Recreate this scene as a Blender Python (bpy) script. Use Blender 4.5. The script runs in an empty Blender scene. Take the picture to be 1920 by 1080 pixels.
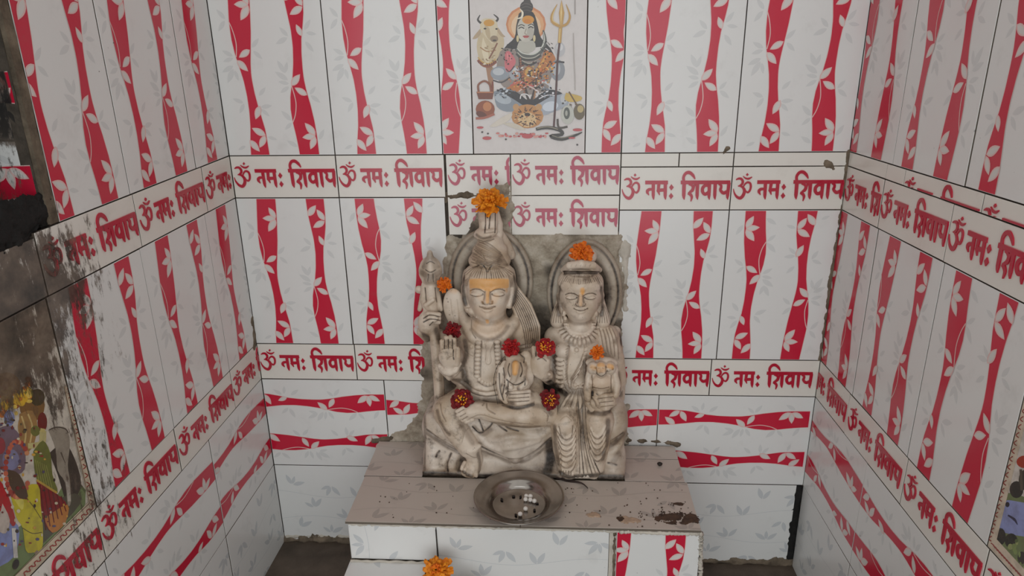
import bpy, math, random
import numpy as np
from mathutils import Matrix, Vector

scene = bpy.context.scene
COL = scene.collection

# ------------------------------------------------------------------ camera
CAM = np.array([0.6032, -1.2859, 0.1873])
YAW, PITCH, ROLL, FPX = 0.0625, -0.3322, -0.0158, 1321.264
def _cam_axes():
    cy, sy = math.cos(YAW), math.sin(YAW)
    cp, sp = math.cos(PITCH), math.sin(PITCH)
    cr, sr = math.cos(ROLL), math.sin(ROLL)
    F = np.array([-sy * cp, cy * cp, sp])
    R = np.array([cy, sy, 0.0])
    U = np.cross(R, F)
    return F, cr * R + sr * U, -sr * R + cr * U
CF, CR, CU = _cam_axes()
cam_data = bpy.data.cameras.new('camera')
cam_data.sensor_width = 36.0
cam_data.lens = FPX / 1920 * 36.0
cam_data.clip_start = 0.01
cam = bpy.data.objects.new('camera', cam_data)
COL.objects.link(cam)
cam.matrix_world = Matrix(((CR[0], CU[0], -CF[0], CAM[0]), (CR[1], CU[1], -CF[1], CAM[1]),
                           (CR[2], CU[2], -CF[2], CAM[2]), (0, 0, 0, 1)))
scene.camera = cam

# ------------------------------------------------------------------ light
world = bpy.data.worlds.new('world'); scene.world = world
world.use_nodes = True
bg = world.node_tree.nodes['Background']
bg.inputs[0].default_value = (0.975, 0.98, 0.94, 1)
bg.inputs[1].default_value = 0.74
door = bpy.data.lights.new('doorway_daylight', 'AREA')
door.shape = 'RECTANGLE'; door.size = 1.9; door.size_y = 1.9
door.energy = 19.0; door.color = (0.90, 0.96, 1.0)
door_o = bpy.data.objects.new('doorway_daylight', door); COL.objects.link(door_o)
door_o.location = (0.45, -2.55, 0.08)
door_o.rotation_euler = (math.radians(90), 0, 0)
vs = scene.view_settings
vs.view_transform = 'Standard'; vs.look = 'None'; vs.gamma = 1.0
vs.use_curve_mapping = False
vs.exposure = 0.0

# ------------------------------------------------------------------ helpers
def pix_ray(u, v):
    return CF + CR * (u - 960) / FPX + CU * (540 - v) / FPX
def P(u, v, y):
    d = pix_ray(u, v); t = (y - CAM[1]) / d[1]
    return CAM + d * t
def PZ(u, v, z):
    d = pix_ray(u, v); t = (z - CAM[2]) / d[2]
    return CAM + d * t

def tag(o, label=None, cat=None, group=None, kind=None):
    if label: o['label'] = label
    if cat: o['category'] = cat
    if group: o['group'] = group
    if kind: o['kind'] = kind
    return o
def link(name, me, parent=None, mats=None):
    o = bpy.data.objects.new(name, me); COL.objects.link(o)
    if mats is not None and me is not None and len(me.materials) == 0:
        for m in mats: me.materials.append(m)
    if parent is not None: o.parent = parent
    return o
def empty(name, loc=(0, 0, 0)):
    o = bpy.data.objects.new(name, None); COL.objects.link(o)
    o.location = loc; o.empty_display_size = 0.02
    return o
def mesh_np(name, V, Fq, smooth=True):
    """V (n,3), Fq (m,4) or (m,3)"""
    V = np.ascontiguousarray(V, np.float32); Fq = np.ascontiguousarray(Fq, np.int32)
    me = bpy.data.meshes.new(name)
    n = Fq.shape[1]
    me.vertices.add(len(V)); me.vertices.foreach_set('co', V.ravel())
    me.loops.add(Fq.size); me.loops.foreach_set('vertex_index', Fq.ravel())
    me.polygons.add(len(Fq))
    me.polygons.foreach_set('loop_start', np.arange(0, Fq.size, n, dtype=np.int32))
    me.polygons.foreach_set('use_smooth', np.full(len(Fq), smooth))
    me.update(calc_edges=True)
    return me
class MB:
    def __init__(s): s.v = []; s.f = []; s.m = []; s.c = []
    def add(s, verts, faces, mi=0, col=None):
        b = len(s.v); s.v += [tuple(map(float, q)) for q in verts]
        for f in faces:
            s.f.append([b + i for i in f]); s.m.append(mi); s.c.append(col)
    def box(s, lo, hi, mi=0):
        x0, y0, z0 = lo; x1, y1, z1 = hi
        s.add([(x0,y0,z0),(x1,y0,z0),(x1,y1,z0),(x0,y1,z0),(x0,y0,z1),(x1,y0,z1),(x1,y1,z1),(x0,y1,z1)],
              [(3,2,1,0),(4,5,6,7),(0,1,5,4),(1,2,6,5),(2,3,7,6),(3,0,4,7)], mi)
    def tube(s, pts, rs, seg=8, mi=0, caps=True):
        pts = [np.array(q, float) for q in pts]; n = len(pts)
        if not hasattr(rs, '__len__'): rs = [rs] * n
        up = np.array([0.13, 0.31, 0.94]); rings = []; V = []
        for i in range(n):
            t = pts[min(i+1, n-1)] - pts[max(i-1, 0)]; t /= (np.linalg.norm(t) + 1e-12)
            a = np.cross(t, up); a /= (np.linalg.norm(a) + 1e-9); b = np.cross(t, a)
            for k in range(seg):
                th = 2 * math.pi * k / seg
                V.append(pts[i] + rs[i] * (math.cos(th) * a + math.sin(th) * b))
        F = []
        for i in range(n - 1):
            for k in range(seg):
                k2 = (k + 1) % seg
                F.append((i*seg+k, i*seg+k2, (i+1)*seg+k2, (i+1)*seg+k))
        if caps:
            F.append(tuple(range(seg - 1, -1, -1))); F.append(tuple((n-1)*seg + k for k in range(seg)))
        s.add(V, F, mi)
    def lathe(s, prof, c=(0,0,0), seg=48, mi=0):
        V = []; F = []
        for r, z in prof:
            for k in range(seg):
                th = 2 * math.pi * k / seg
                V.append((c[0] + r*math.cos(th), c[1] + r*math.sin(th), c[2] + z))
        for i in range(len(prof) - 1):
            for k in range(seg):
                k2 = (k+1) % seg
                F.append((i*seg+k, i*seg+k2, (i+1)*seg+k2, (i+1)*seg+k))
        s.add(V, F, mi)
    def ball(s, c, r, nu=10, nv=6, mi=0):
        if not hasattr(r, '__len__'): r = (r, r, r)
        V = [(c[0], c[1], c[2] + r[2])]; F = []
        for i in range(1, nv):
            ph = math.pi * i / nv
            for k in range(nu):
                th = 2*math.pi*k/nu
                V.append((c[0]+r[0]*math.sin(ph)*math.cos(th), c[1]+r[1]*math.sin(ph)*math.sin(th), c[2]+r[2]*math.cos(ph)))
        V.append((c[0], c[1], c[2] - r[2])); L = len(V) - 1
        for k in range(nu):
            F.append((0, 1+k, 1+(k+1) % nu))
            for i in range(nv - 2):
                F.append((1+i*nu+k, 1+(i+1)*nu+k, 1+(i+1)*nu+(k+1) % nu, 1+i*nu+(k+1) % nu))
            F.append((1+(nv-2)*nu+(k+1) % nu, 1+(nv-2)*nu+k, L))
        s.add(V, F, mi)
    def mesh(s, name, mats, smooth=False, colors=False):
        me = bpy.data.meshes.new(name); me.from_pydata(s.v, [], s.f)
        for m in mats: me.materials.append(m)
        me.polygons.foreach_set('material_index', s.m)
        me.polygons.foreach_set('use_smooth', [smooth] * len(s.f))
        if colors:
            ca = me.color_attributes.new('print', 'FLOAT_COLOR', 'CORNER')
            buf = []
            for f, c in zip(s.f, s.c):
                c = c or (1, 1, 1)
                buf += [c[0], c[1], c[2], 1.0] * len(f)
            ca.data.foreach_set('color', buf)
        me.update()
        return me
    def build(s, name, mats, parent=None, smooth=False, colors=False):
        return link(name, s.mesh(name, mats, smooth, colors), parent)

def lin(r, g, b):
    return tuple(((c/255)/12.92 if c/255 <= 0.04045 else ((c/255+0.055)/1.055)**2.4) for c in (r, g, b))

# ------------------------------------------------------------------ materials
class NT:
    def __init__(s, name, rough=0.5, spec=0.5):
        s.m = bpy.data.materials.new(name); s.m.use_nodes = True
        s.t = s.m.node_tree; s.b = s.t.nodes['Principled BSDF']
        s.b.inputs['Roughness'].default_value = rough
        s.b.inputs['Specular IOR Level'].default_value = spec
        s._pos = None
    def n(s, typ, **kw):
        nd = s.t.nodes.new(typ)
        for k, v in kw.items(): setattr(nd, k, v)
        return nd
    def set(s, sock, val):
        if isinstance(val, bpy.types.NodeSocket): s.t.links.new(val, sock)
        elif isinstance(val, tuple) and len(val) == 3 and sock.type == 'RGBA': sock.default_value = (*val, 1)
        else: sock.default_value = val
    def pos(s):
        if s._pos is None: s._pos = s.n('ShaderNodeNewGeometry').outputs['Position']
        return s._pos
    def math(s, op, a, b=0.0, c=None, clamp=False):
        nd = s.n('ShaderNodeMath', operation=op, use_clamp=clamp)
        s.set(nd.inputs[0], a); s.set(nd.inputs[1], b)
        if c is not None: s.set(nd.inputs[2], c)
        return nd.outputs[0]
    def noise(s, scale, detail=4, rough=0.6, vec=None, stretch=None, out='Fac'):
        nd = s.n('ShaderNodeTexNoise'); nd.inputs['Scale'].default_value = scale
        nd.inputs['Detail'].default_value = detail; nd.inputs['Roughness'].default_value = rough
        v = vec if vec is not None else s.pos()
        if stretch:
            mp = s.n('ShaderNodeMapping'); s.set(mp.inputs['Vector'], v); mp.inputs['Scale'].default_value = stretch
            v = mp.outputs[0]
        s.set(nd.inputs['Vector'], v)
        return nd.outputs[out]
    def ramp(s, fac, stops):
        nd = s.n('ShaderNodeValToRGB'); s.set(nd.inputs[0], fac)
        el = nd.color_ramp.elements
        while len(el) < len(stops): el.new(0.5)
        for e, (p_, c_) in zip(el, stops):
            e.position = p_; e.color = (*c_, 1) if len(c_) == 3 else c_
        return nd.outputs[0]
    def step(s, x, a, b):
        nd = s.n('ShaderNodeMapRange', interpolation_type='SMOOTHSTEP')
        s.set(nd.inputs['Value'], x); nd.inputs['From Min'].default_value = a; nd.inputs['From Max'].default_value = b
        return nd.outputs[0]
    def mix(s, fac, a, b, blend='MIX'):
        nd = s.n('ShaderNodeMix', data_type='RGBA', blend_type=blend)
        s.set(nd.inputs[0], fac); s.set(nd.inputs[6], a); s.set(nd.inputs[7], b)
        return nd.outputs[2]
    def bump(s, h, strength=0.3, dist=0.002):
        nd = s.n('ShaderNodeBump'); nd.inputs['Strength'].default_value = strength
        nd.inputs['Distance'].default_value = dist; s.set(nd.inputs['Height'], h)
        s.t.links.new(nd.outputs[0], s.b.inputs['Normal'])
    def color(s, c): s.set(s.b.inputs['Base Color'], c)
    def rough(s, r): s.set(s.b.inputs['Roughness'], r)

def soot_group():
    """lamp soot and grime that clings to the left wall around the niche, plus specks everywhere"""
    g = bpy.data.node_groups.new('soot', 'ShaderNodeTree')
    g.interface.new_socket('Color', in_out='INPUT', socket_type='NodeSocketColor')
    g.interface.new_socket('Color', in_out='OUTPUT', socket_type='NodeSocketColor')
    g.interface.new_socket('Dirt', in_out='OUTPUT', socket_type='NodeSocketFloat')
    h = NT.__new__(NT); h.t = g; h._pos = None
    gi = g.nodes.new('NodeGroupInput'); go = g.nodes.new('NodeGroupOutput')
    sep = h.n('ShaderNodeSeparateXYZ'); g.links.new(h.pos(), sep.inputs[0])
    x, y, z = sep.outputs
    s_ = h.math('MULTIPLY', y, -1.0)
    onleft = h.step(x, 0.10, 0.04)
    fs = h.step(s_, 0.27, 0.56)
    zb = h.math('MULTIPLY', h.step(z, 0.10, -0.06), h.step(z, -0.54, -0.44))
    zb = h.math('MULTIPLY', zb, h.math('MULTIPLY_ADD', h.step(z, -0.27, -0.12), 0.42, 0.58))
    inner = h.math('MULTIPLY', h.step(h.math('MULTIPLY_ADD', s_, 0.0171, x), -0.004, -0.016), h.math('MULTIPLY_ADD', h.step(z, 0.075, 0.11), 0.80, 0.55))
    edge = h.math('MULTIPLY', h.math('MULTIPLY', h.step(s_, 0.545, 0.60), h.step(z, -0.16, -0.26)), h.step(z, -0.43, -0.36))
    zb = h.math('MULTIPLY', zb, h.math('MULTIPLY_ADD', edge, -0.72, 1.0))
    m1 = h.math('MULTIPLY', fs, zb)
    m2 = h.math('MULTIPLY', h.step(s_, 0.42, 0.50), h.step(z, -0.02, 0.16))
    m2 = h.math('MULTIPLY', m2, 0.34)
    m = h.math('MULTIPLY', h.math('MAXIMUM', h.math('MAXIMUM', m1, m2), inner), onleft)
    streak = h.noise(95, 7, 0.78, stretch=(1, 1, 0.30))
    big = h.noise(9, 3, 0.55)
    a = h.math('ADD', h.math('MULTIPLY', m, 1.02), h.math('MULTIPLY', h.math('SUBTRACT', streak, 0.5), 2.3))
    a = h.math('ADD', a, h.math('MULTIPLY', h.math('SUBTRACT', big, 0.5), 0.7))
    dirt = h.step(a, 0.56, 0.86)
    dirt = h.math('MULTIPLY', dirt, h.math('MULTIPLY', h.step(m, 0.03, 0.30), 0.93))
    tone = h.ramp(h.noise(30, 4, 0.6), [(0.3, lin(34, 27, 23)), (0.52, lin(86, 72, 62)), (0.75, lin(128, 112, 97))])
    c = h.mix(dirt, gi.outputs[0], tone)
    c = h.mix(h.math('MULTIPLY', h.step(inner, 0.6, 1.1), h.math('MULTIPLY', h.step(streak, 0.62, 0.50), 0.88)), c, lin(16, 14, 13))
    sp = h.noise(140, 2, 0.5)
    spk = h.math('MULTIPLY', h.step(sp, 0.755, 0.80), h.step(h.noise(7, 2, 0.5), 0.45, 0.62))
    c = h.mix(h.math('MULTIPLY', spk, 0.75), c, lin(60, 52, 45))
    sm = h.math('MULTIPLY', h.step(h.noise(16, 5, 0.65), 0.56, 0.74), 0.10)
    c = h.mix(sm, c, lin(120, 110, 98))
    g.links.new(c, go.inputs[0])
    g.links.new(h.math('MAXIMUM', dirt, spk), go.inputs[1])
    return g
SOOT = soot_group()
def tile_mat(name, col, rough=0.16, var=0.03, spec=0.5):
    t = NT(name, rough, spec)
    n1 = t.noise(6, 3, 0.5); n2 = t.noise(40, 3, 0.5)
    d = tuple(c * (1 - 2.2*var) for c in col)
    base = t.mix(t.math('MULTIPLY_ADD', n1, 0.7, t.math('MULTIPLY', n2, 0.3)), col, d)
    g = t.n('ShaderNodeGroup'); g.node_tree = SOOT
    t.set(g.inputs[0], base); t.color(g.outputs[0])
    t.rough(t.math('MULTIPLY_ADD', g.outputs[1], 0.6, t.math('MULTIPLY_ADD', t.noise(11, 4, 0.6), 0.12, rough - 0.05)))
    t.bump(t.noise(22, 2, 0.5), 0.05, 0.004)
    return t.m
M_WHITE = tile_mat('glazed_tile_white', lin(226, 225, 223), 0.2)
M_BODY = tile_mat('tile_edge', lin(104, 94, 83), 0.8)
M_RED = tile_mat('print_red', lin(202, 34, 62), 0.18, 0.05)
M_PINK = tile_mat('print_pink_outline', lin(226, 190, 186), 0.2)
M_LEAF = tile_mat('print_leaf_grey', lin(214, 209, 205), 0.2)
M_GHOST = tile_mat('print_pale_leaf', lin(212, 212, 211), 0.2)
M_GHOST2 = tile_mat('print_grey_leaf', lin(201, 203, 205), 0.2)
M_CREAM = tile_mat('glazed_border_cream', lin(228, 223, 215), 0.2)
M_LETTER = tile_mat('raised_letter_red', lin(188, 26, 54), 0.14, 0.10)
M_LETTERP = tile_mat('raised_letter_sheen_pink', lin(204, 74, 102), 0.14, 0.25)  # pink imitates the doorway's sheen on the centre letters
def print_mat(name, sooty=True, wear=0.30):
    t = NT(name, 0.2)
    a = t.n('ShaderNodeVertexColor'); a.layer_name = 'print'
    n1 = t.noise(70, 4, 0.6)
    base = t.mix(t.math('MULTIPLY', t.step(n1, 0.40, 0.68), wear), a.outputs[0], lin(86, 70, 62))
    g = t.n('ShaderNodeGroup'); g.node_tree = SOOT
    t.set(g.inputs[0], base); t.color(g.outputs[0] if sooty else base)
    return t.m
M_PRINT = print_mat('printed_picture')
M_PRINTC = print_mat('printed_picture_clean', True, 0.05)
def simple(name, col, rough=0.5, var=0.15, scale=30, bump=0.0, spec=0.4, bscale=120, bdist=0.002):
    t = NT(name, rough, spec)
    n = t.noise(scale, 5, 0.62)
    t.color(t.ramp(n, [(0.3, tuple(c*(1-var) for c in col)), (0.7, tuple(min(1, c*(1+var)) for c in col))]))
    if bump: t.bump(t.noise(bscale, 6, 0.7), bump, bdist)
    return t.m
M_GROUT = simple('grout', lin(74, 66, 58), 0.9, 0.45, 60, 0.6)
M_CEMENT = simple('cement', lin(158, 146, 130), 0.85, 0.34, 26, 0.9, 0.3, 90, 0.004)
M_FLOOR = simple('floor_cement', lin(88, 76, 66), 0.7, 0.4, 14, 0.5)
M_PLASTER = simple('plaster', lin(214, 210, 202), 0.9, 0.12, 8, 0.3)
M_SOOTBLACK = simple('thick_soot', lin(20, 18, 17), 0.8, 0.8, 22, 0.8)
# ------------------------------------------------------------------ tile prints (2D, metres)
def clip_rect(poly, x0, x1, y0, y1):
    def side(pts, f, inter):
        out = []
        for i in range(len(pts)):
            a, b = pts[i-1], pts[i]
            fa, fb = f(a), f(b)
            if fb >= 0:
                if fa < 0: out.append(inter(a, b, fa, fb))
                out.append(b)
            elif fa >= 0: out.append(inter(a, b, fa, fb))
        return out
    def it(a, b, fa, fb):
        t = fa / (fa - fb); return (a[0]+(b[0]-a[0])*t, a[1]+(b[1]-a[1])*t)
    for f in (lambda q: q[0]-x0, lambda q: x1-q[0], lambda q: q[1]-y0, lambda q: y1-q[1]):
        if not poly: return poly
        poly = side(poly, f, it)
    return poly
def leaf(base, tip, w=0.30, n=6):
    bx, by = base; tx, ty = tip; dx, dy = tx-bx, ty-by; L = math.hypot(dx, dy)
    nx, ny = -dy/L, dx/L; A = []; B = []
    for i in range(n+1):
        t = i/n; k = w*L*0.5*math.sin(math.pi*t**0.85)**0.9 if 0 < t < 1 else 0
        A.append((bx+dx*t+nx*k, by+dy*t+ny*k)); B.append((bx+dx*t-nx*k, by+dy*t-ny*k))
    return A + B[-2:0:-1]
def ribbon(pts, ws):
    """quads of a variable width stroke"""
    n = len(pts); L = []; R = []
    if not hasattr(ws, '__len__'): ws = [ws]*n
    for i in range(n):
        a = pts[max(i-1, 0)]; b = pts[min(i+1, n-1)]
        dx, dy = b[0]-a[0], b[1]-a[1]; l = math.hypot(dx, dy) or 1
        k = ws[i]*0.5
        L.append((pts[i][0]-dy/l*k, pts[i][1]+dx/l*k)); R.append((pts[i][0]+dy/l*k, pts[i][1]-dx/l*k))
    return [[L[i], R[i], R[i+1], L[i+1]] for i in range(n-1)]
def crv(pts, n=5):
    """Catmull-Rom resample"""
    out = []; m = len(pts)
    for i in range(m-1):
        p0, p1, p2, p3 = [np.array(pts[max(0, min(m-1, j))], float) for j in (i-1, i, i+1, i+2)]
        for k in range(n):
            t = k/n
            out.append(tuple(0.5*((2*p1)+(-p0+p2)*t+(2*p0-5*p1+4*p2-p3)*t*t+(-p0+3*p1-3*p2+p3)*t**3)))
    out.append(tuple(pts[-1])); return out
def interp_edge(pts, ys):
    pts = sorted(pts, key=lambda q: q[1])
    return np.interp(ys, [q[1] for q in pts], [q[0] for q in pts])
S1L = [(40.9,301),(40.7,295.1),(37.7,265.3),(34.6,232.5),(34.7,204.4),(37.6,178.4),(41.2,162.7),(44.3,146.9),(46.9,134.0),(49.4,107.4),(49.8,79.8),(48.0,51.8),(43.9,23.5),(42.0,-1)]
S1R = [(76.9,301),(76.8,295.0),(75.9,270.3),(73.9,245.2),(70.9,214.7),(66.8,186.3),(63.3,162.8),(61.8,144.3),(61.9,134.5),(63.6,112.4),(66.8,90.0),(71.2,67.3),(74.8,46.9),(75.9,23.8),(76.9,-1)]
S2L = [(135.9,301),(135.9,294.9),(136.8,270.2),(139.8,245.1),(143.0,219.8),(143.5,191.6),(141.0,163.0),(137.0,139.5),(133.5,125.1),(128.9,105.3),(126.7,82.8),(128.0,60.1),(131.0,39.7),(133.4,16.6),(134.5,-1)]
S2R = [(170,301),(169.9,294.8),(169.9,270.1),(168.3,245.1),(164.7,224.9),(160.0,204.5),(157.3,178.7),(156.4,152.6),(156.6,135.4),(159.0,115.4),(163.9,90.6),(168.1,60.4),(169.8,34.9),(170.5,-1)]
LV = [((73.4,260.3),(61.9,282.2)),((73.4,260.3),(47.4,260.8)),((73.2,259.0),(55.7,234.6)),((65.5,186),(43.9,173.2)),((39.0,169),(57.5,149.6)),
      ((71,90),(59.5,65.9)),((74.5,37),(50.3,50.6)),((74,36.7),(59.9,14.6)),((43.0,29),(59.6,7.5)),
      ((136.2,265),(154.2,286.2)),((168,256.4),(154.6,278.1)),((168,255.2),(144.0,242.6)),((161.5,207),(153.3,226.9)),((132.5,124),(151.0,143.6)),
      ((160,107.5),(138.4,120.7)),((167.5,36.2),(149.9,59.0)),((167.5,35.4),(142.3,32.6)),((167.2,34.4),(155.2,11.1))]
STEMS = [[(33.8,234),(38.3,221.0),(41.6,204.4),(41.9,191.4),(39.0,174)],[(133,125),(136.8,105.3),(137.6,90.4),(134.0,72.8),(128,60)]]
GH = [((28.4,237.1),(14.9,253.4)),((26.9,234.8),(13.3,217.5)),((33.1,175.6),(14.5,185.6)),((33.1,172.4),(13.9,166.5)),((31.1,159.1),(9.5,148.5)),((30.7,154.2),(16.7,130.1)),((32.7,151.8),(37.2,133.5)),
      ((40.8,95.2),(21.9,102.9)),((41.9,94.0),(31.2,76.6)),((69,189.5),(84,204.7)),((71,184),(86,170)),((136.6,207.4),(122.6,222.7)),((135.2,205.1),(113.1,194.8)),((127.8,133.6),(105.8,148.4)),((123.5,145.8),(112.3,167.6)),
      ((123.5,145.8),(130.0,164.9)),((128.7,127.5),(109.7,131.4)),((128.4,122.6),(110.9,111.8)),((126.0,62.8),(108.6,80.8)),((126.0,59.3),(111.4,46.7)),((166.7,217.1),(179.5,234.5)),((169.3,212.7),(187.6,210.1)),
      ((166.2,198.3),(179.7,180.7)),((164.5,108.7),(176.8,122.1)),((165.7,107.0),(182.7,94.0)),((172.9,28.3),(184.4,47.4)),((131.7,15.8),(112.7,27.5)),((71.1,107.3),(85.2,121.9)),((72.1,87.4),(93.1,89.7)),((72,84),(86,71)),((78,34.2),(95,29)),((34,18),(19,11))]
def mm(pts): return [(a*0.001, b*0.001) for a, b in pts]
def striped_prints():
    out = []                                   # (poly, material index, layer)
    for g in GH: out.append((leaf(*mm(g), w=0.36), 4, 1))
    ys = np.linspace(-1, 301, 44)
    for L, R in ((S1L, S1R), (S2L, S2R)):
        xl = interp_edge(L, ys); xr = interp_edge(R, ys)
        for i in range(len(ys)-1):
            for e, mi, ly in ((1.0, 2, 2), (0.0, 1, 3)):
                out.append((mm([(xl[i]-e, ys[i]), (xr[i]+e, ys[i]), (xr[i+1]+e, ys[i+1]), (xl[i+1]-e, ys[i+1])]), mi, ly))
    for st in STEMS:
        for q in ribbon(crv(mm(st), 4), 0.0016): out.append((q, 2, 4))
    for b, t in LV:
        out.append((leaf((b[0]*.001, b[1]*.001), (t[0]*.001, t[1]*.001), w=0.46), 2, 5))
        b2 = (b[0]+(t[0]-b[0])*.09, b[1]+(t[1]-b[1])*.09); t2 = (b[0]+(t[0]-b[0])*.90, b[1]+(t[1]-b[1])*.90)
        out.append((leaf((b2[0]*.001, b2[1]*.001), (t2[0]*.001, t2[1]*.001), w=0.36), 3, 6))
    return out
def ghost_prints(seed=4):
    rng = random.Random(seed); out = []
    for cx, cy, ang in ((34,150,70),(78,92,100),(40,40,60),(120,150,250),(150,66,110),(176,120,80),(214,162,75),(232,60,95),(262,110,250),(284,30,80),(284,172,260),(110,26,90),(196,20,260)):
        k = rng.choice((2, 3, 3, 4))
        for i in range(k):
            a = math.radians(ang + (i-(k-1)/2)*52 + rng.uniform(-10, 10)); L = rng.uniform(23, 33)
            b = (cx+2.5*math.cos(a), cy+2.5*math.sin(a))
            out.append((leaf(*mm([b, (cx+L*math.cos(a), cy+L*math.sin(a))]), w=0.36), 4, 1))
    for y0, ph in ((62, 0.0), (128, 2.0)):
        pts = [(x, y0 + 9*math.sin(x*0.021+ph)) for x in np.linspace(0, 300, 22)]
        for q in ribbon(mm(pts), 0.0008): out.append((q, 4, 1))
    return out
# ---- the mantra border tile, traced in a 1456 x 539 unit frame
def _t(x, y):
    f = (y-13)/517.0; xl = 22-12*f; xr = 1447-50*f
    return ((x-xl)/(xr-xl)*0.2, (1-f)*0.079)
def letter_prints(mi=1):
    S = []; O = []
    def st(pts, ws, n=4, curve=True):
        q = crv(pts, n) if curve and len(pts) > 2 else pts
        if hasattr(ws, '__len__'):
            ws = list(np.interp(np.linspace(0, 1, len(q)), np.linspace(0, 1, len(ws)), ws))
        else: ws = [ws]*len(q)
        for r in ribbon(q, ws): S.append([_t(*c) for c in r])
        for r in ribbon(q, [w_+11 for w_ in ws]): O.append([_t(*c) for c in r])
    def stem(x0, x1, w=40):
        st([(x0, 196), (x0+(x1-x0)*.8, 350), (x1+2, 378), (x1+7, 402)], [w, w*.92, w*.62, 5], curve=False)
    def dia(x, y, rx, ry):
        for L, g in ((S, 0), (O, 6)): L.append([_t(x, y-ry-g), _t(x+rx+g, y), _t(x-3, y+ry+g), _t(x-rx-g, y)])
    # om
    st([(66,166),(96,152),(130,154),(152,182),(148,214),(120,236),(96,240)], [8,22,27,30,28,20,6])
    st([(118,238),(158,256),(181,300),(168,352),(134,384),(90,368),(56,322),(42,272)], [16,28,35,38,36,28,16,4])
    st([(160,254),(184,216),(214,196),(246,208),(257,246),(248,292),(224,316),(198,300),(184,268)], [14,18,22,25,25,23,21,15,9])
    st([(152,122),(185,147),(225,153),(266,132)], [4,18,22,7]); dia(205, 105, 16, 17)
    # na ma visarga
    st([(335,194),(622,194)], 41, curve=False); stem(438, 438)
    st([(424,276),(386,278),(364,296),(362,318)], [28,32,36,28]); st([(362,312),(384,348)], [34,6], curve=False)
    st([(510,200),(500,292)], [38,34], curve=False); st([(496,286),(518,346)], [40,7], curve=False); st([(492,288),(578,284)], [38,36], curve=False); stem(591, 588)
    dia(668, 253, 27, 36); dia(664, 358, 27, 36)
    # shi va ya
    st([(826,194),(820,132),(850,86),(896,78),(940,112),(964,156)], [34,31,33,38,34,9])
    st([(785,194),(1408,194)], 41, curve=False); stem(828, 822, 44)
    st([(886,214),(922,226),(942,252),(930,290),(896,312)], [22,30,36,36,22]); st([(966,206),(948,262)], [26,18], curve=False)
    st([(876,322),(902,334),(924,368),(912,424)], [30,38,30,6]); stem(996, 990, 42)
    st([(1142,240),(1096,230),(1062,262),(1060,306),(1088,336),(1128,318),(1146,286)], [26,34,37,38,36,36,26]); stem(1148, 1138)
    stem(1220, 1210)
    st([(1262,216),(1290,228),(1292,256),(1284,286),(1312,318),(1340,318),(1378,292)], [16,30,30,32,38,36,28]); stem(1392, 1368)
    return [(q, 2, 1) for q in O]+[(q, mi, 'raise') for q in S]
PR_STRIPE = striped_prints(); PR_GHOST = ghost_prints(); PR_TEXT = letter_prints()
KINDS = {  # prints, size, materials
    'stripe': (PR_STRIPE, (0.2, 0.3), [M_WHITE, M_RED, M_PINK, M_LEAF, M_GHOST, M_BODY]),
    'ghost': (PR_GHOST, (0.3, 0.2), [M_WHITE, M_RED, M_PINK, M_LEAF, M_GHOST2, M_BODY]),
    'text': (PR_TEXT, (0.2, 0.079), [M_CREAM, M_LETTER, M_PINK, M_LEAF, M_GHOST, M_BODY]),
    'textpink': (PR_TEXT, (0.2, 0.079), [M_CREAM, M_LETTERP, M_PINK, M_LEAF, M_GHOST, M_BODY]),
    'plain': ([], (0.2, 0.2), [M_CREAM, M_RED, M_PINK, M_LEAF, M_GHOST, M_BODY]),
    'blank': ([], (0.2, 0.2), [M_WHITE, M_RED, M_PINK, M_LEAF, M_GHOST, M_BODY]),
}
TCACHE = {}
TH = 0.005
def slab(mb, w, h, shear=0.0, mi=0, edge=5, bv=0.0004, th=TH):
    """glazed slab centred on 0, front at z = 0"""
    def ring(i, z): return [(x, y + shear*x, z) for x, y in ((-w/2+i, -h/2+i), (w/2-i, -h/2+i), (w/2-i, h/2-i), (-w/2+i, h/2-i))]
    a, b, c = ring(0, -th), ring(0, -bv), ring(bv, 0)
    mb.add(c, [(0, 1, 2, 3)], mi)
    mb.add(b + c, [(i, (i+1) % 4, 4+(i+1) % 4, 4+i) for i in range(4)], mi)
    mb.add(a + b, [(i, (i+1) % 4, 4+(i+1) % 4, 4+i) for i in range(4)], edge)
def tile_mesh(kind, x0, x1, y0, y1, rot, shear):
    """pattern space rectangle (after rotation) kept by the cut"""
    key = (kind, round(x0, 4), round(x1, 4), round(y0, 4), round(y1, 4), rot, shear)
    if key in TCACHE: return TCACHE[key]
    prints, (pw, ph), mats = KINDS[kind]
    mb = MB(); w, h = x1-x0, y1-y0; cx, cy = (x0+x1)/2, (y0+y1)/2
    slab(mb, w, h, shear)
    def tr(q):
        x, y = q
        if rot == 180: return (pw-x, ph-y)
        if rot == 90: return (ph-y, x)
        if rot == 270: return (y, pw-x)
        return (x, y)
    m = 0.0009; lift = 0.0
    for poly, mi, ly in prints:
        lift += 3e-6
        q = clip_rect([tr(c) for c in poly], x0+m, x1-m, y0+m, y1-m)
        if len(q) < 3: continue
        ar = sum(q[i-1][0]*q[i][1]-q[i][0]*q[i-1][1] for i in range(len(q)))
        if abs(ar) < 2e-8: continue
        if ar < 0: q = q[::-1]
        q = [(a-cx, b-cy) for a, b in q]
        if ly == 'raise':
            n = len(q); zt = 0.0008+lift
            V = [(a, b+shear*a, zt) for a, b in q] + [(a, b+shear*a, -0.0004) for a, b in q]
            mb.add(V, [tuple(range(n))] + [(n+i, n+(i+1) % n, (i+1) % n, i) for i in range(n)], mi)
        else:
            mb.add([(a, b+shear*a, 0.00008*ly+lift*0.3) for a, b in q], [tuple(range(len(q)))], mi)
    me = mb.mesh('tile_'+kind, mats)
    TCACHE[key] = me
    return me
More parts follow.
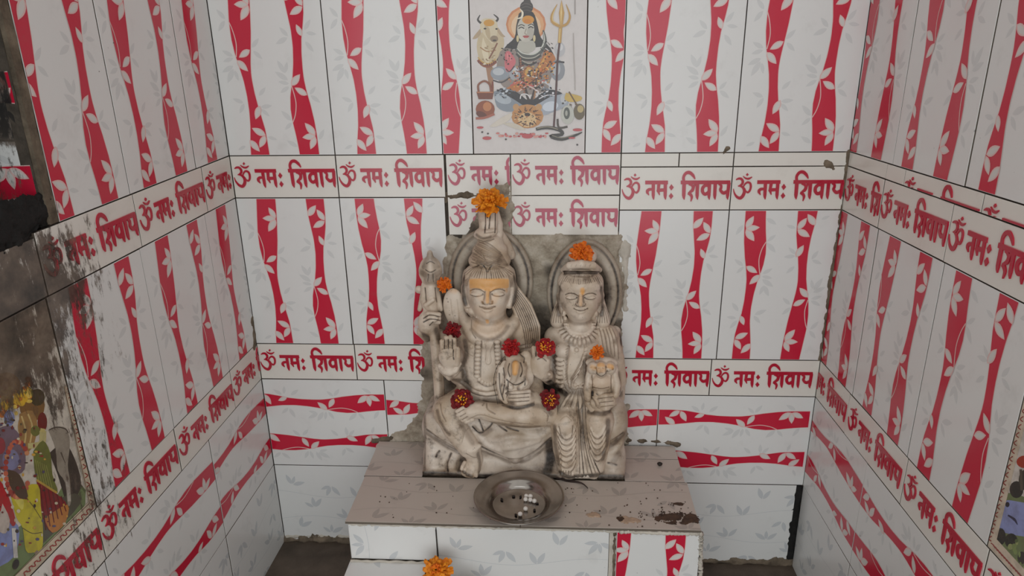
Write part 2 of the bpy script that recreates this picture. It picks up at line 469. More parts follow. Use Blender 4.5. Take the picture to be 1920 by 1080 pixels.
RNG = random.Random(11)
GAP = 0.0018
class Wall:
    def __init__(s, obj, shear=0.0): s.o = obj; s.k = shear
    def tile(s, kind, x0, x1, y0, y1, ox=None, oy=None, rot=0, gap=GAP, jitter=1.0, name='tile'):
        """rectangle on the wall and where the pattern's lower left corner falls"""
        prints, (pw, ph), mats = KINDS[kind]
        ox = x0 if ox is None else ox; oy = y0 if oy is None else oy
        a, b, c, d = x0+gap/2, x1-gap/2, y0+gap/2, y1-gap/2
        me = tile_mesh(kind, a-ox, b-ox, c-oy, d-oy, rot, s.k)
        o = bpy.data.objects.new(name, me); COL.objects.link(o); o.parent = s.o
        cx, cy = (a+b)/2, (c+d)/2
        o.location = (cx, cy + s.k*cx, RNG.uniform(-.0003, .0003)*jitter)
        o.rotation_euler = (RNG.uniform(-.003, .003)*jitter, RNG.uniform(-.003, .003)*jitter, RNG.uniform(-.0015, .0015)*jitter)
        return o
def wall_object(name, X, Z, rects, origin, shear=0.0, mat=M_GROUT, depth=0.05):
    """structure: backing slab made of rectangles lying 4 mm behind the tile faces"""
    mb = MB()
    for x0, x1, y0, y1 in rects:
        V = []
        for z in (-depth, -0.004):
            V += [(x0, y0+shear*x0, z), (x1, y0+shear*x1, z), (x1, y1+shear*x1, z), (x0, y1+shear*x0, z)]
        mb.add(V, [(3,2,1,0),(4,5,6,7),(0,1,5,4),(1,2,6,5),(2,3,7,6),(3,0,4,7)], 0)
    o = mb.build(name, [mat])
    X = Vector(X).normalized(); Z = Vector(Z).normalized(); Y = Z.cross(X)
    o.matrix_world = Matrix(((X[0], Y[0], Z[0], origin[0]), (X[1], Y[1], Z[1], origin[1]), (X[2], Y[2], Z[2], origin[2]), (0, 0, 0, 1)))
    tag(o, kind='structure')
    return o
# ------------------------------------------------------------------ the alcove: walls and their tiles
W = 1.1239; B_ = 0.0793; T_ = 0.0249
Z1, Z2, Z3, Z4 = -B_, -B_-0.3, -2*B_-0.3, -2*B_-0.3-0.206
R0, R1, R2, R3, R4 = -T_, -T_-B_, -T_-B_-0.3, -T_-2*B_-0.3, -T_-2*B_-0.3-0.206
ZFL, ZFR = -0.862, -0.893
DEEP = 0.80; ZTOP = 1.15
wb = wall_object('wall_back', (1, 0, 0), (0, -1, 0), [(-0.05, W+0.05, -0.95, ZTOP)], (0, 0, 0))
WBK = Wall(wb)
SKL, KL, SKR, KR = -0.0171, -0.0264, 0.0043, 0.0204
NS0, NS1, NZ0, NZ1 = 0.482, 0.765, -0.004, 0.44           # soot niche in the left wall
wl = wall_object('wall_left', (-SKL, 1, 0), (1, SKL, 0),
                 [(-NS0, 0.0, -0.95, ZTOP), (-NS1, -NS0, -0.95, NZ0), (-NS1, -NS0, NZ1, ZTOP), (-DEEP, -NS1, -0.95, ZTOP)],
                 (0, 0, 0), -KL, depth=0.06)
WLF = Wall(wl, -KL)
wr = wall_object('wall_right', (SKR, -1, 0), (-1, -SKR, 0), [(0, DEEP, -0.95, ZTOP)], (W, 0, 0), KR)
WRT = Wall(wr, KR)

# ---- back wall
t = WBK.tile
UP = 0.3
t('stripe', 0.0, 0.2, 0, UP); t('stripe', 0.2, 0.4, 0, UP)
t('stripe', 0.4, 0.4565, 0, UP, ox=0.27, rot=180)
t('stripe', 0.6584, 0.7235, 0, UP, rot=180)
t('stripe', 0.7235, 0.9235, 0, UP); t('stripe', 0.9235, W, 0, UP)
for k in range(6):                                       # the course above the picture tile
    t('stripe', 0.2*k, min(W, 0.2*(k+1)), UP, 2*UP, rot=180 if k % 2 else 0)
for k in range(6): t('blank', 0.2*k, min(W, 0.2*(k+1)), 2*UP, 3*UP)
t('text', 0.0, 0.2, Z1, 0); t('text', 0.2, 0.402, Z1, 0)
t('textpink', 0.4046, 0.5235, -0.0763, 0); t('textpink', 0.5235, 0.7235, -0.0763, 0)
t('textpink', 0.4046, 0.5235, -0.152, -0.0763, oy=-0.1553); t('textpink', 0.5235, 0.7235, -0.152, -0.0763, oy=-0.1553)
t('plain', 0.7235, 0.827, R0, 0); t('plain', 0.827, 0.9235, R0, 0); t('plain', 0.9235, W, R0, 0)
t('text', 0.7235, 0.9235, R1, R0); t('text', 0.9235, W, R1, R0)
t('stripe', 0.0, 0.2, Z2, Z1); t('stripe', 0.2, 0.4, Z2, Z1, rot=180)
t('stripe', 0.7235, 0.9235, R2, R1); t('stripe', 0.9235, W, R2, R1, rot=180)
t('text', 0.0, 0.2016, Z3, Z2); t('text', 0.2016, 0.372, Z3, Z2, ox=0.2016)
t('text', 0.72, 0.9149, R3, R2, ox=0.7149); t('text', 0.9149, W, R3, R2)
t('stripe', 0.0, 0.2562, Z4, Z3, ox=-0.0438, oy=Z4+0.003, rot=90); t('stripe', 0.2562, 0.40, Z4, Z3, oy=Z4+0.003, rot=270)
t('stripe', 0.70, 0.8165, R4, R3, ox=0.5165, oy=R4+0.003, rot=90); t('stripe', 0.8165, W, R4, R3, oy=R4+0.003, rot=90)
t('ghost', 0.0, 0.3, -0.87, Z4, oy=-0.865); t('ghost', 0.78, W-0.012, R4-0.2, R4, ox=0.83)

# ---- left wall (x = minus the distance from the corner)
t = WLF.tile
LU = ((-0.124, 0.0, -0.124), (-0.317, -0.124, -0.324), (-0.469, -0.317, -0.517))
for x0, x1, ox in LU: t('stripe', x0, x1, 0, UP, ox=ox)
for k in range(4): t('stripe', -0.2*(k+1), -0.2*k, UP+0.14, 2*UP+0.14, rot=0)
for x0, x1 in ((-0.124, 0.0), (-0.317, -0.124), (-0.469, -0.317)): t('stripe', x0, x1, UP, UP+0.14, ox=x0)
t('text', -0.107, 0.0, Z1, 0, ox=-0.107); t('text', -0.3125, -0.107, Z1, 0, ox=-0.31); t('text', -0.514, -0.3125, Z1, 0)
t('plain', -0.76, -0.514, Z1, -0.006); t('plain', -DEEP, -0.76, Z1, -0.006)
t('stripe', -0.121, 0.0, Z2, Z1); t('stripe', -0.3205, -0.121, Z2, Z1, ox=-0.3205); t('stripe', -0.5185, -0.3205, Z2, Z1, ox=-0.5205)
t('stripe', -DEEP, -0.726, Z2, Z1, ox=-0.926)
t('text', -0.1205, 0.0, Z3, Z2); t('text', -0.322, -0.1205, Z3, Z2, ox=-0.3215); t('text', -0.525, -0.322, Z3, Z2); t('text', -0.727, -0.525, Z3, Z2, ox=-0.726); t('text', -DEEP, -0.727, Z3, Z2, ox=-0.928)
for x0, x1 in ((-0.229, 0.0), (-0.529, -0.229), (-DEEP, -0.529)):
    t('stripe', x0, x1, Z4, Z3, ox=x1-0.3, oy=Z4+0.003, rot=270)
for x0, x1 in ((-0.229, 0.0), (-0.529, -0.229), (-DEEP, -0.529)): t('ghost', x0, x1, -0.90, Z4, ox=x1-0.3, oy=-0.87)
t('stripe', -DEEP, -NS1-0.002, 0, UP, ox=-0.967)

# ---- right wall (x = distance from the corner)
t = WRT.tile
for x0, x1 in ((0.0, 0.163), (0.163, 0.363), (0.363, 0.563), (0.563, 0.763)):
    t('stripe', x0, x1, 0, UP, ox=x1-0.2, rot=180)
    t('stripe', x0, x1, UP, 2*UP, ox=x1-0.2, rot=0); t('blank', x0, x1, 2*UP, 3*UP)
t('plain', 0.0, 0.147, R0, 0); t('plain', 0.147, 0.2075, R0, 0)
for x0 in (0.2075, 0.4075, 0.6075): t('text', x0, min(x0+0.2, DEEP), R0, 0, oy=-0.0752)
t('text', 0.0, 0.147, R1, R0, ox=0.002)
for x0 in (0.147, 0.347, 0.547, 0.747): t('text', x0, min(x0+0.2, DEEP), R1, R0)
t('stripe', 0.0, 0.151, R2, R1, ox=-0.049); t('stripe', 0.151, 0.3515, R2, R1, ox=0.1515); t('stripe', 0.3515, 0.5525, R2, R1, ox=0.352, rot=180)
t('stripe', 0.757, DEEP, R2, R1)
t('text', 0.0, 0.1435, R3, R2, ox=-0.0575); t('text', 0.1435, 0.356, R3, R2, ox=0.15); t('text', 0.356, 0.5585, R3, R2, ox=0.357); t('text', 0.5585, 0.759, R3, R2); t('text', 0.759, DEEP, R3, R2)
for x0, x1 in ((0.0, 0.2415), (0.2415, 0.5415), (0.5415, DEEP)):
    t('stripe', x0, x1, R4, R3, ox=x1-0.3, oy=R4+0.003, rot=270)
    t('ghost', x0, x1, -0.90, R4, ox=x1-0.3, oy=-0.89)

# ---- floor, ceiling
mb = MB()
mb.box((-0.05, -2.6, -0.98), (0.5, 0.0, ZFL)); mb.box((0.5, -2.6, -0.98), (W+0.05, 0.0, ZFR))
mb.box((-2.2, -2.6, -0.98), (-0.05, -0.82, ZFL)); mb.box((W+0.05, -2.6, -0.98), (W+2.2, -0.82, ZFR))
fl = mb.build('floor', [M_FLOOR]); tag(fl, kind='structure')
mb = MB(); mb.box((-0.08, -0.12, ZTOP), (W+0.08, 0.05, ZTOP+0.05))
ce = mb.build('ceiling', [M_PLASTER]); tag(ce, kind='structure')

# ---- value noise used by rough masonry
def vnoise(x, y, scale, seed=0, octs=4):
    out = np.zeros_like(x); amp = 1.0; tot = 0
    for o in range(octs):
        r = np.random.RandomState(seed+o).rand(64, 64)
        u = x*scale*2**o; v = y*scale*2**o
        i = np.floor(u).astype(int); j = np.floor(v).astype(int); fu = u-i; fv = v-j
        fu = fu*fu*(3-2*fu); fv = fv*fv*(3-2*fv)
        g = lambda a, b: r[a % 64, b % 64]
        out += amp*((g(i, j)*(1-fu)+g(i+1, j)*fu)*(1-fv)+(g(i, j+1)*(1-fu)+g(i+1, j+1)*fu)*fv)
        tot += amp; amp *= 0.55
    return out/tot
def poly_sd(px, py, poly):
    d = np.full(px.shape, 1e9); ins = np.zeros(px.shape, bool); n = len(poly)
    for i in range(n):
        ax, ay = poly[i-1]; bx, by = poly[i]; ex, ey = bx-ax, by-ay
        tt = np.clip(((px-ax)*ex+(py-ay)*ey)/(ex*ex+ey*ey+1e-15), 0, 1)
        d = np.minimum(d, np.hypot(px-ax-tt*ex, py-ay-tt*ey))
        c = ((ay > py) != (by > py)) & (px < (bx-ax)*(py-ay)/((by-ay)+1e-15)+ax)
        ins ^= c
    return np.where(ins, d, -d)
def height_patch(name, parent, polys, lo, hi, step, hfun, mat, cut=-0.0035):
    nx = int((hi[0]-lo[0])/step)+1; ny = int((hi[1]-lo[1])/step)+1
    X, Y = np.meshgrid(np.linspace(lo[0], hi[0], nx), np.linspace(lo[1], hi[1], ny))
    sd = np.max([poly_sd(X, Y, q) for q in polys], axis=0)
    H = hfun(X, Y, sd)
    idx = np.arange(nx*ny).reshape(ny, nx)
    Q = np.stack([idx[:-1, :-1], idx[:-1, 1:], idx[1:, 1:], idx[1:, :-1]], -1).reshape(-1, 4)
    hf = H.ravel(); keep = hf[Q].max(1) > cut
    Q = Q[keep]; used = np.unique(Q); rm = np.full(nx*ny, -1); rm[used] = np.arange(len(used))
    V = np.stack([X.ravel(), Y.ravel(), hf], -1)[used]
    me = mesh_np(name, V, rm[Q])
    return link(name, me, parent, [mat])
def wpx(u, v): q = P(u, v, 0.0); return (q[0], q[2])
cem = [wpx(*q) for q in [(838,446),(868,452),(880,420),(893,402),(905,352),(930,338),(958,340),(955,372),(962,392),(952,425),(958,448),(1000,444),(1150,447),(1164,440),(1166,470),(1170,560),(1164,640),
                         (1172,700),(1166,748),(1184,756),(1176,800),(1186,834),(1186,840),(716,840),(712,826),(748,812),(770,792),(790,772),(796,690),(790,650),(798,560),(826,520),(836,470)]]
def hf(X, Y, sd):
    n1 = vnoise(X, Y, 55, 3, 5); n2 = vnoise(X, Y, 16, 9, 3); n3 = vnoise(X, Y, 170, 21, 3)
    e = sd + (n2-0.5)*0.016 + (n1-0.5)*0.018
    return np.clip(e*0.55, -0.006, 0.0035+0.002*n2) + (n1-0.5)*0.0055*np.clip(e*90+0.4, 0, 1) + (n3-0.5)*0.0022
def cement_sooted():
    t = NT('cement_round_statue', 0.85, 0.3)
    n = t.noise(30, 6, 0.66); n2 = t.noise(9, 3, 0.5)
    c = t.ramp(n, [(0.30, lin(122, 108, 92)), (0.5, lin(172, 160, 143)), (0.72, lin(208, 198, 184))])
    m = None
    for u, v, r in ((1005, 600, .060), (1010, 640, .05), (846, 560, .05), (850, 640, .05), (1160, 610, .022), (1010, 720, .05), (858, 700, .05), (930, 400, .03), (890, 430, .03), (1030, 510, .025), (800, 700, .03)):
        q = P(u, v, 0.0); vd = t.n('ShaderNodeVectorMath', operation='DISTANCE'); t.set(vd.inputs[0], t.pos()); vd.inputs[1].default_value = tuple(q)
        k_ = t.step(vd.outputs['Value'], r*1.25, r*0.2); m = k_ if m is None else t.math('MAXIMUM', m, k_)
    d = t.step(t.math('ADD', t.math('MULTIPLY', m, 0.62), t.math('MULTIPLY', t.math('SUBTRACT', n, 0.5), 1.3)), 0.22, 0.75)
    c = t.mix(t.math('MULTIPLY', d, 0.85), c, lin(66, 55, 46))
    t.color(c); t.bump(t.noise(110, 6, 0.7), 0.9, 0.004)
    return t.m
height_patch('cement_patch', wb, [cem], (0.22, -0.62), (0.88, -0.045), 0.0016, hf, cement_sooted())

# smears along the joints and at the foot of the walls
def smear(name, parent, pts, wd, seed, mat=M_CEMENT, top=0.0022, lo=None, hi=None, step=0.002):
    xs = [q[0] for q in pts]; ys = [q[1] for q in pts]
    lo = (min(xs)-wd*1.5, min(ys)-wd*1.5); hi = (max(xs)+wd*1.5, max(ys)+wd*1.5)
    def h(X, Y, sd):
        d = np.full(X.shape, 1e9)
        for i in range(len(pts)-1):
            (ax, ay), (bx, by) = pts[i], pts[i+1]; ex, ey = bx-ax, by-ay
            tt = np.clip(((X-ax)*ex+(Y-ay)*ey)/(ex*ex+ey*ey+1e-12), 0, 1)
            d = np.minimum(d, np.hypot(X-ax-tt*ex, Y-ay-tt*ey))
        n1 = vnoise(X, Y, 70, seed, 5); n2 = vnoise(X, Y, 22, seed+7, 3)
        e = wd*0.5-d+(n1-0.5)*wd*1.3+(n2-0.5)*wd*1.5
        return np.clip(e*0.6, -0.006, top)+(n1-0.5)*0.0022
    return height_patch(name, parent, [[(0, 0), (1, 0), (0, 1)]], lo, hi, step, h, mat)
M_CEMDARK = simple('dirty_cement', lin(112, 99, 84), 0.85, 0.5, 40, 0.8, 0.3, 110, 0.003)
M_CEMPALE = simple('pale_cement', lin(196, 188, 176), 0.8, 0.2, 30, 0.6, 0.3, 100, 0.003)
smear('cement_smear', wb, [(0.405, -0.078), (0.44, -0.076), (0.485, -0.079)], 0.010, 31, M_CEMDARK)
smear('cement_smear', wb, [(0.0, -0.861), (0.1, -0.858), (0.25, -0.860)], 0.016, 33, M_CEMDARK, 0.006)
smear('cement_smear', wb, [(0.005, -0.852), (0.1, -0.848), (0.25, -0.850)], 0.008, 35, M_CEMPALE, 0.003)
smear('cement_smear', wb, [(0.84, -0.886), (0.98, -0.888), (1.115, -0.886)], 0.012, 37, M_CEMDARK, 0.003)
smear('cement_smear', wb, [(0.225, -0.60), (0.29, -0.592), (0.35, -0.588)], 0.012, 39, M_CEMDARK, 0.0035)
smear('cement_smear', wb, [(0.735, -0.59), (0.80, -0.590), (0.862, -0.596)], 0.009, 41, M_CEMDARK, 0.0035)
smear('cement_smear', wb, [(1.122, 0.0), (1.122, -0.4)], 0.0045, 43, M_CEMDARK, 0.001)
smear('cement_smear', wb, [(1.085, -0.018), (1.10, -0.03)], 0.006, 45, M_CEMDARK, 0.0012, step=0.001)
smear('cement_smear', wb, [(0.905, 0.0), (0.91, 0.004)], 0.006, 47, M_CEMDARK, 0.002, step=0.001)
smear('cement_smear', wb, [(0.736, -0.16), (0.738, -0.22), (0.741, -0.30)], 0.010, 49, M_CEMPALE, 0.003)
smear('cement_smear', wl, [(-0.004, -0.33), (-0.004, -0.37), (-0.012, -0.385)], 0.012, 51, M_CEMDARK, 0.0012)

q = wpx(1017, 470); smear('hole_shade', wb, [(q[0]-.002, q[1]-.004), (q[0]+.001, q[1]+.004), (q[0]+.004, q[1]-.003)], 0.005, 61, M_SOOTBLACK, 0.007, step=0.0008)  # black blob paints the dark of a small hole
smear('hole_shade', wb, [(W-0.006, -0.70), (W-0.007, -0.78), (W-0.008, -0.89)], 0.010, 63, M_SOOTBLACK, 0.0006)  # black strip paints the shade inside the open corner gap
# ---- the niche cut into the left wall
def lw(X, Y, Z=0.0):                                     # wall_left local -> world
    return wl.matrix_world @ Vector((X, Y - KL*X, Z))
mb = MB(); D = 0.15
def quad(a, b, c, d, mi=0): mb.add([a, b, c, d], [(0, 1, 2, 3)], mi)
k = -KL
def L3(X, Y, Z): return (X, Y + k*X, Z)
quad(L3(-NS1, NZ0, -D), L3(-NS0, NZ0, -D), L3(-NS0, NZ1, -D), L3(-NS1, NZ1, -D), 0)
quad(L3(-NS0-0.004, NZ0, -D), L3(-NS0-0.004, NZ0, -0.004), L3(-NS0-0.004, NZ1, -0.004), L3(-NS0-0.004, NZ1, -D), 1)
quad(L3(-NS1, NZ0, -0.004), L3(-NS1, NZ0, -D), L3(-NS1, NZ1, -D), L3(-NS1, NZ1, -0.004), 0)
quad(L3(-NS1, NZ0, -0.004), L3(-NS0, NZ0, -0.004), L3(-NS0, NZ0, -D), L3(-NS1, NZ0, -D), 0)
quad(L3(-NS1, NZ1, -D), L3(-NS0, NZ1, -D), L3(-NS0, NZ1, -0.004), L3(-NS1, NZ1, -0.004), 0)
mb.build('niche_lining', [M_SOOTBLACK, M_GROUT], wl)
M_STRIP = simple('sooty_cement_edge', lin(104, 92, 78), 0.85, 0.6, 35, 0.8, 0.3, 120, 0.002)
mb = MB(); n = 24
for i in range(n):                                       # cement edge along the niche
    y0, y1 = 0.002+0.43*i/n, 0.002+0.43*(i+1)/n; w0 = 0.0005*math.sin(i*1.7); w1 = 0.0005*math.sin((i+1)*1.7)
    V = [L3(-NS0-0.003+w0, y0, -0.03), L3(-0.4705+w0, y0, -0.03), L3(-0.4705+w0, y0, 0.001+w0), L3(-NS0-0.003+w0, y0, 0.0015-w0),
         L3(-NS0-0.003+w1, y1, -0.03), L3(-0.4705+w1, y1, -0.03), L3(-0.4705+w1, y1, 0.001+w1), L3(-NS0-0.003+w1, y1, 0.0015-w1)]
    mb.add(V, [(3, 2, 6, 7), (0, 3, 7, 4), (2, 1, 5, 6)], 0)
mb.build('niche_edge', [M_STRIP], wl)
for y0, y1, rot, oy in ((0.0, 0.103, 90, -0.097), (0.103, 0.303, 90, 0.103), (0.303, 0.43, 90, 0.303)):
    a, b = -0.148, -0.006
    me = tile_mesh('stripe', a+0.30, b+0.30, y0+0.001-oy, y1-0.001-oy, rot, 0.0)
    o = bpy.data.objects.new('tile', me); COL.objects.link(o); o.parent = wl
    p0 = lw(-NS0-0.005, (y0+y1)/2, (a+b)/2)
    o.matrix_parent_inverse = wl.matrix_world.inverted()
    o.matrix_basis = Matrix.Translation(p0) @ Matrix(((1, 0, 0, 0), (0, 0, -1, 0), (0, 1, 0, 0), (0, 0, 0, 1)))
# soot heap on the sill, blown over the edge of the wall
def soot_h(X, Y, sd):
    n1 = vnoise(X, Y, 60, 77, 5); n2 = vnoise(X, Y, 18, 70, 3)
    e = sd+(n1-0.5)*0.03+(n2-0.5)*0.03
    return np.clip(e*0.5, -0.004, 0.016)*(0.5+0.7*n1)
so = height_patch('soot_heap', wl, [[(-0.765, 0.005), (-0.488, 0.005), (-0.488, 0.15), (-0.765, 0.15)]], (-0.762, 0.0), (-0.486, 0.148), 0.0014, soot_h, M_SOOTBLACK, cut=-0.003)
so.matrix_parent_inverse = Matrix()
so.rotation_euler = (math.radians(-90), 0, 0); so.location = (0, NZ0 + 0.006 + KL*-0.6*-1, 0)
so['kind'] = 'stuff'
def soot_w(X, Y, sd):
    n1 = vnoise(X, Y, 80, 87, 5); n2 = vnoise(X, Y, 24, 80, 3)
    return np.clip((sd+(n1-0.5)*0.03+(n2-0.5)*0.035)*0.3, -0.004, 0.0009)+(n1-0.5)*0.0004
height_patch('soot_smear', wl, [[(-0.765, -0.026), (-0.50, -0.006), (-0.476, 0.0), (-0.468, 0.01), (-0.476, 0.016), (-0.765, 0.0)]], (-0.765, -0.06), (-0.44, 0.05), 0.0011, soot_w, M_SOOTBLACK)
# ------------------------------------------------------------------ printed picture tiles (flat prints)
class Pic:
    def __init__(s, tr): s.tr = tr; s.s = []; s.rng = random.Random(5)
    def PL(s, pts, col, smooth=True):
        q = list(pts)
        if smooth and len(q) > 3:
            q = crv(q + [q[0]], 3)[:-1]
        s.s.append(([s.tr(*c) for c in q], lin(*col)))
    def E(s, cx, cy, rx, ry, col, rot=0, n=16):
        c, k = math.cos(rot), math.sin(rot)
        s.s.append(([s.tr(cx+rx*math.cos(a)*c-ry*math.sin(a)*k, cy+rx*math.cos(a)*k+ry*math.sin(a)*c) for a in [2*math.pi*i/n for i in range(n)]], lin(*col)))
    def LN(s, pts, w, col, curve=True):
        q = crv(pts, 4) if curve and len(pts) > 2 else pts
        ws = w if hasattr(w, '__len__') else [w]*len(q)
        if hasattr(w, '__len__'): ws = list(np.interp(np.linspace(0, 1, len(q)), np.linspace(0, 1, len(w)), w))
        for r in ribbon(q, ws): s.s.append(([s.tr(*c) for c in r], lin(*col)))
    def build(s, name, parent, rect, base, shear=0.0, label=None, mat=None):
        x0, x1, y0, y1 = rect; g = 0.001
        cx, cy = (x0+x1)/2, (y0+y1)/2
        mb = MB(); slab(mb, x1-x0-2*g, y1-y0-2*g, shear, 0, 0)
        mb.c = [lin(*base)]*len(mb.f); z = 0.00006
        for q, col in s.s:
            q = [(a, b-shear*a) for a, b in q]
            q = clip_rect(q, x0+2*g, x1-2*g, y0+2*g, y1-2*g)
            if len(q) < 3: continue
            ar = sum(q[i-1][0]*q[i][1]-q[i][0]*q[i-1][1] for i in range(len(q)))
            if abs(ar) < 1e-8: continue
            if ar < 0: q = q[::-1]
            z += 0.0000022
            mb.add([(a-cx, b-cy+shear*(a-cx), z) for a, b in q], [tuple(range(len(q)))], 0, col)
        o = mb.build(name, [mat or M_PRINT], parent, colors=True)
        o.location = (cx, cy+shear*cx, 0.0)
        if label: o['label'] = label
        return o
def tr_back(x, y):
    q = P(860+x/3.724, y/3.724, 0.0); return (q[0], q[2])
pc = Pic(tr_back); E, PL, LN = pc.E, pc.PL, pc.LN
E(470,170,140,128,(206,134,88)); E(470,172,126,114,(222,168,120)); E(470,185,104,96,(228,196,160))
# bull
PL([(140,240),(126,330),(150,430),(205,470),(260,440),(300,370),(318,300),(300,240),(220,200)],(202,184,150)); PL([(170,260),(160,340),(180,420),(210,440),(200,340)],(222,208,178))
PL([(190,470),(205,560),(225,640),(246,640),(240,540),(232,460)],(165,122,92)); PL([(160,142),(185,128),(250,134),(272,180),(264,250),(240,302),(214,285),(170,232),(148,190)],(212,198,168))
PL([(180,170),(190,240),(220,280),(215,200)],(190,170,136)); E(212,160,38,24,(206,150,58)); E(248,272,28,24,(148,128,104)); E(250,282,14,6,(70,58,50))
LN([(156,162),(134,138),(150,104)],[16,14,5],(66,58,54)); LN([(262,150),(274,128),(244,100)],[16,14,5],(66,58,54))
PL([(150,200),(112,246),(98,272),(130,266),(156,232)],(182,158,128)); PL([(274,190),(308,238),(326,256),(300,256),(270,220)],(182,158,128))
E(184,200,10,6,(40,34,30)); E(264,202,8,6,(40,34,30)); LN([(134,418),(170,455),(215,462),(262,430)],20,(148,84,52)); LN([(134,400),(170,436),(215,444),(258,412)],8,(200,160,80))
for i in range(9): E(140+15*i,432+22*math.sin(i*0.4),6,9,(120,60,44))
LN([(150,330),(200,360),(260,350)],8,(170,130,90)); LN([(270,300),(240,360),(212,410)],10,(130,80,56))
# hair, face
PL([(420,95),(402,180),(390,262),(330,322),(264,420),(300,404),(360,350),(430,340),(540,330),(600,330),(650,372),(682,424),(640,336),(574,262),(548,160),(522,90),(468,66)],(48,41,38))
E(474,50,46,46,(58,50,46)); E(478,14,26,24,(70,62,58)); LN([(432,40),(470,24),(510,40)],6,(96,88,82)); LN([(430,60),(470,46),(516,60)],5,(96,88,82)); LN([(440,80),(475,70),(508,82)],5,(90,82,76))
PL([(424,285),(520,285),(534,345),(470,376),(408,345)],(184,180,168)); E(468,205,60,90,(196,191,179)); E(446,235,30,46,(206,201,188)); E(500,230,22,50,(180,174,162))
E(485,138,42,30,(212,146,48)); E(480,150,26,16,(206,128,40))
LN([(418,200),(438,190),(458,200)],7,(36,30,28)); LN([(486,196),(504,186),(522,196)],7,(36,30,28)); LN([(414,184),(438,172),(460,182)],6,(46,38,34)); LN([(484,180),(506,168),(524,178)],6,(46,38,34))
LN([(472,200),(462,234),(478,240)],5,(148,130,114)); E(470,254,23,7,(166,66,66)); E(470,262,16,4,(190,100,96)); E(412,270,9,24,(212,196,150)); E(528,268,9,24,(212,196,150))
LN([(404,130),(438,122),(446,88),(428,62)],[4,14,14,4],(234,224,200))
# body
PL([(290,360),(335,336),(420,356),(540,380),(600,344),(652,390),(674,470),(640,560),(604,640),(420,664),(330,622),(268,540),(268,440)],(146,132,124))
PL([(600,344),(652,370),(672,430),(560,540),(470,620),(380,642),(326,622),(420,570),(520,500),(570,430)],(186,116,60)); LN([(620,370),(560,470),(440,590)],14,(214,160,80)); LN([(650,420),(570,520),(470,606)],10,(96,60,44))
E(288,512,66,50,(146,152,160)); E(278,500,40,26,(190,194,198)); E(392,512,40,50,(164,164,170)); E(396,500,20,28,(200,200,204)); LN([(240,560),(300,575),(360,540)],10,(70,64,66))
PL([(324,366),(350,356),(382,390),(398,440),(350,504),(322,470)],(206,108,114)); LN([(340,372),(344,420)],5,(226,150,150)); LN([(360,376),(364,424)],5,(226,150,150)); LN([(330,480),(356,500),(390,460)],8,(80,60,62))
E(690,490,52,74,(144,146,152)); E(682,480,28,48,(182,184,188)); E(706,345,38,52,(190,188,190)); E(706,330,22,26,(216,214,214)); LN([(640,450),(690,432),(738,436)],12,(60,52,54)); LN([(600,570),(640,600),(630,640)],16,(200,200,206))
LN([(590,210),(602,280),(580,350),(520,392),(440,382),(398,340)],[10,26,28,28,26,20],(92,92,86)); LN([(592,224),(598,280),(574,340),(520,378),(446,370),(408,338)],[3,9,10,10,9,6],(204,204,194))
LN([(404,372),(450,412),(520,414),(574,384)],20,(70,66,60)); LN([(410,366),(452,402),(520,404),(566,378)],6,(190,186,172)); LN([(436,428),(490,454),(544,430)],18,(64,58,54)); LN([(440,422),(490,444),(540,424)],5,(180,176,160))
LN([(428,400),(436,500),(464,620),(500,706),(534,620),(560,500)],20,(60,44,40))
for i in range(14):
    E(430+2.2*i,410+18*i,7,8,(150,96,70)); E(562-2.8*i,500+15*i,7,8,(170,120,80))
E(490,512,42,52,(168,108,58)); E(490,505,26,36,(206,160,84)); E(492,520,10,18,(70,46,40)); LN([(360,600),(430,570),(520,600),(600,560)],10,(196,90,84)); LN([(420,640),(480,600),(560,640)],9,(220,190,180))
PL([(246,640),(330,618),(432,660),(472,720),(424,764),(338,780),(266,742)],(136,144,154)); E(310,690,60,34,(176,184,192),0.3)
PL([(520,720),(600,650),(700,648),(764,690),(752,742),(660,782),(590,804),(540,772)],(164,170,180)); E(640,742,56,34,(206,212,222),-0.2); E(736,690,26,34,(190,192,196))
PL([(262,624),(400,640),(500,704),(620,626),(724,652),(640,676),(540,732),(470,744),(380,690)],(48,41,44)); LN([(430,690),(440,660),(480,660),(500,690)],7,(230,226,226)); LN([(560,690),(620,664),(680,668)],7,(220,216,220))
PL([(560,820),(640,800),(700,830),(660,880),(580,890)],(204,198,196))
E(480,812,112,84,(192,136,80)); E(480,836,64,52,(216,182,134)); E(480,800,20,13,(58,42,38)); E(400,748,22,24,(196,150,100)); E(560,748,22,24,(196,150,100))
for i in range(11):
    a = -2.9+i*0.52; LN([(480+58*math.cos(a), 815+44*math.sin(a)),(480+100*math.cos(a+.14), 815+74*math.sin(a+.14))],[10,3],(80,50,34))
E(444,812,9,7,(46,34,28)); E(516,812,9,7,(46,34,28)); LN([(440,860),(480,874),(520,860)],7,(110,60,44))
PL([(214,882),(290,826),(372,788),(352,840),(262,884)],(214,204,190)); PL([(300,860),(390,860),(470,905),(400,900)],(206,196,180))
def dabs(n, cx, cy, rx, ry, pal, lo, hi):
    for i in range(n):
        a = pc.rng.uniform(0, 6.28); r = math.sqrt(pc.rng.random()); E(cx+rx*r*math.cos(a), cy+ry*r*math.sin(a), pc.rng.uniform(lo, hi), pc.rng.uniform(lo*.5, hi*.6), pc.rng.choice(pal), pc.rng.uniform(-.9, .9), 8)
dabs(110, 500, 530, 120, 110, [(40,32,30),(52,40,36),(206,164,90),(150,84,50),(226,220,214),(120,70,56),(80,54,44)], 4, 13)
dabs(50, 610, 470, 60, 110, [(206,140,60),(160,90,40),(70,44,36),(230,190,110),(214,120,50)], 4, 13)
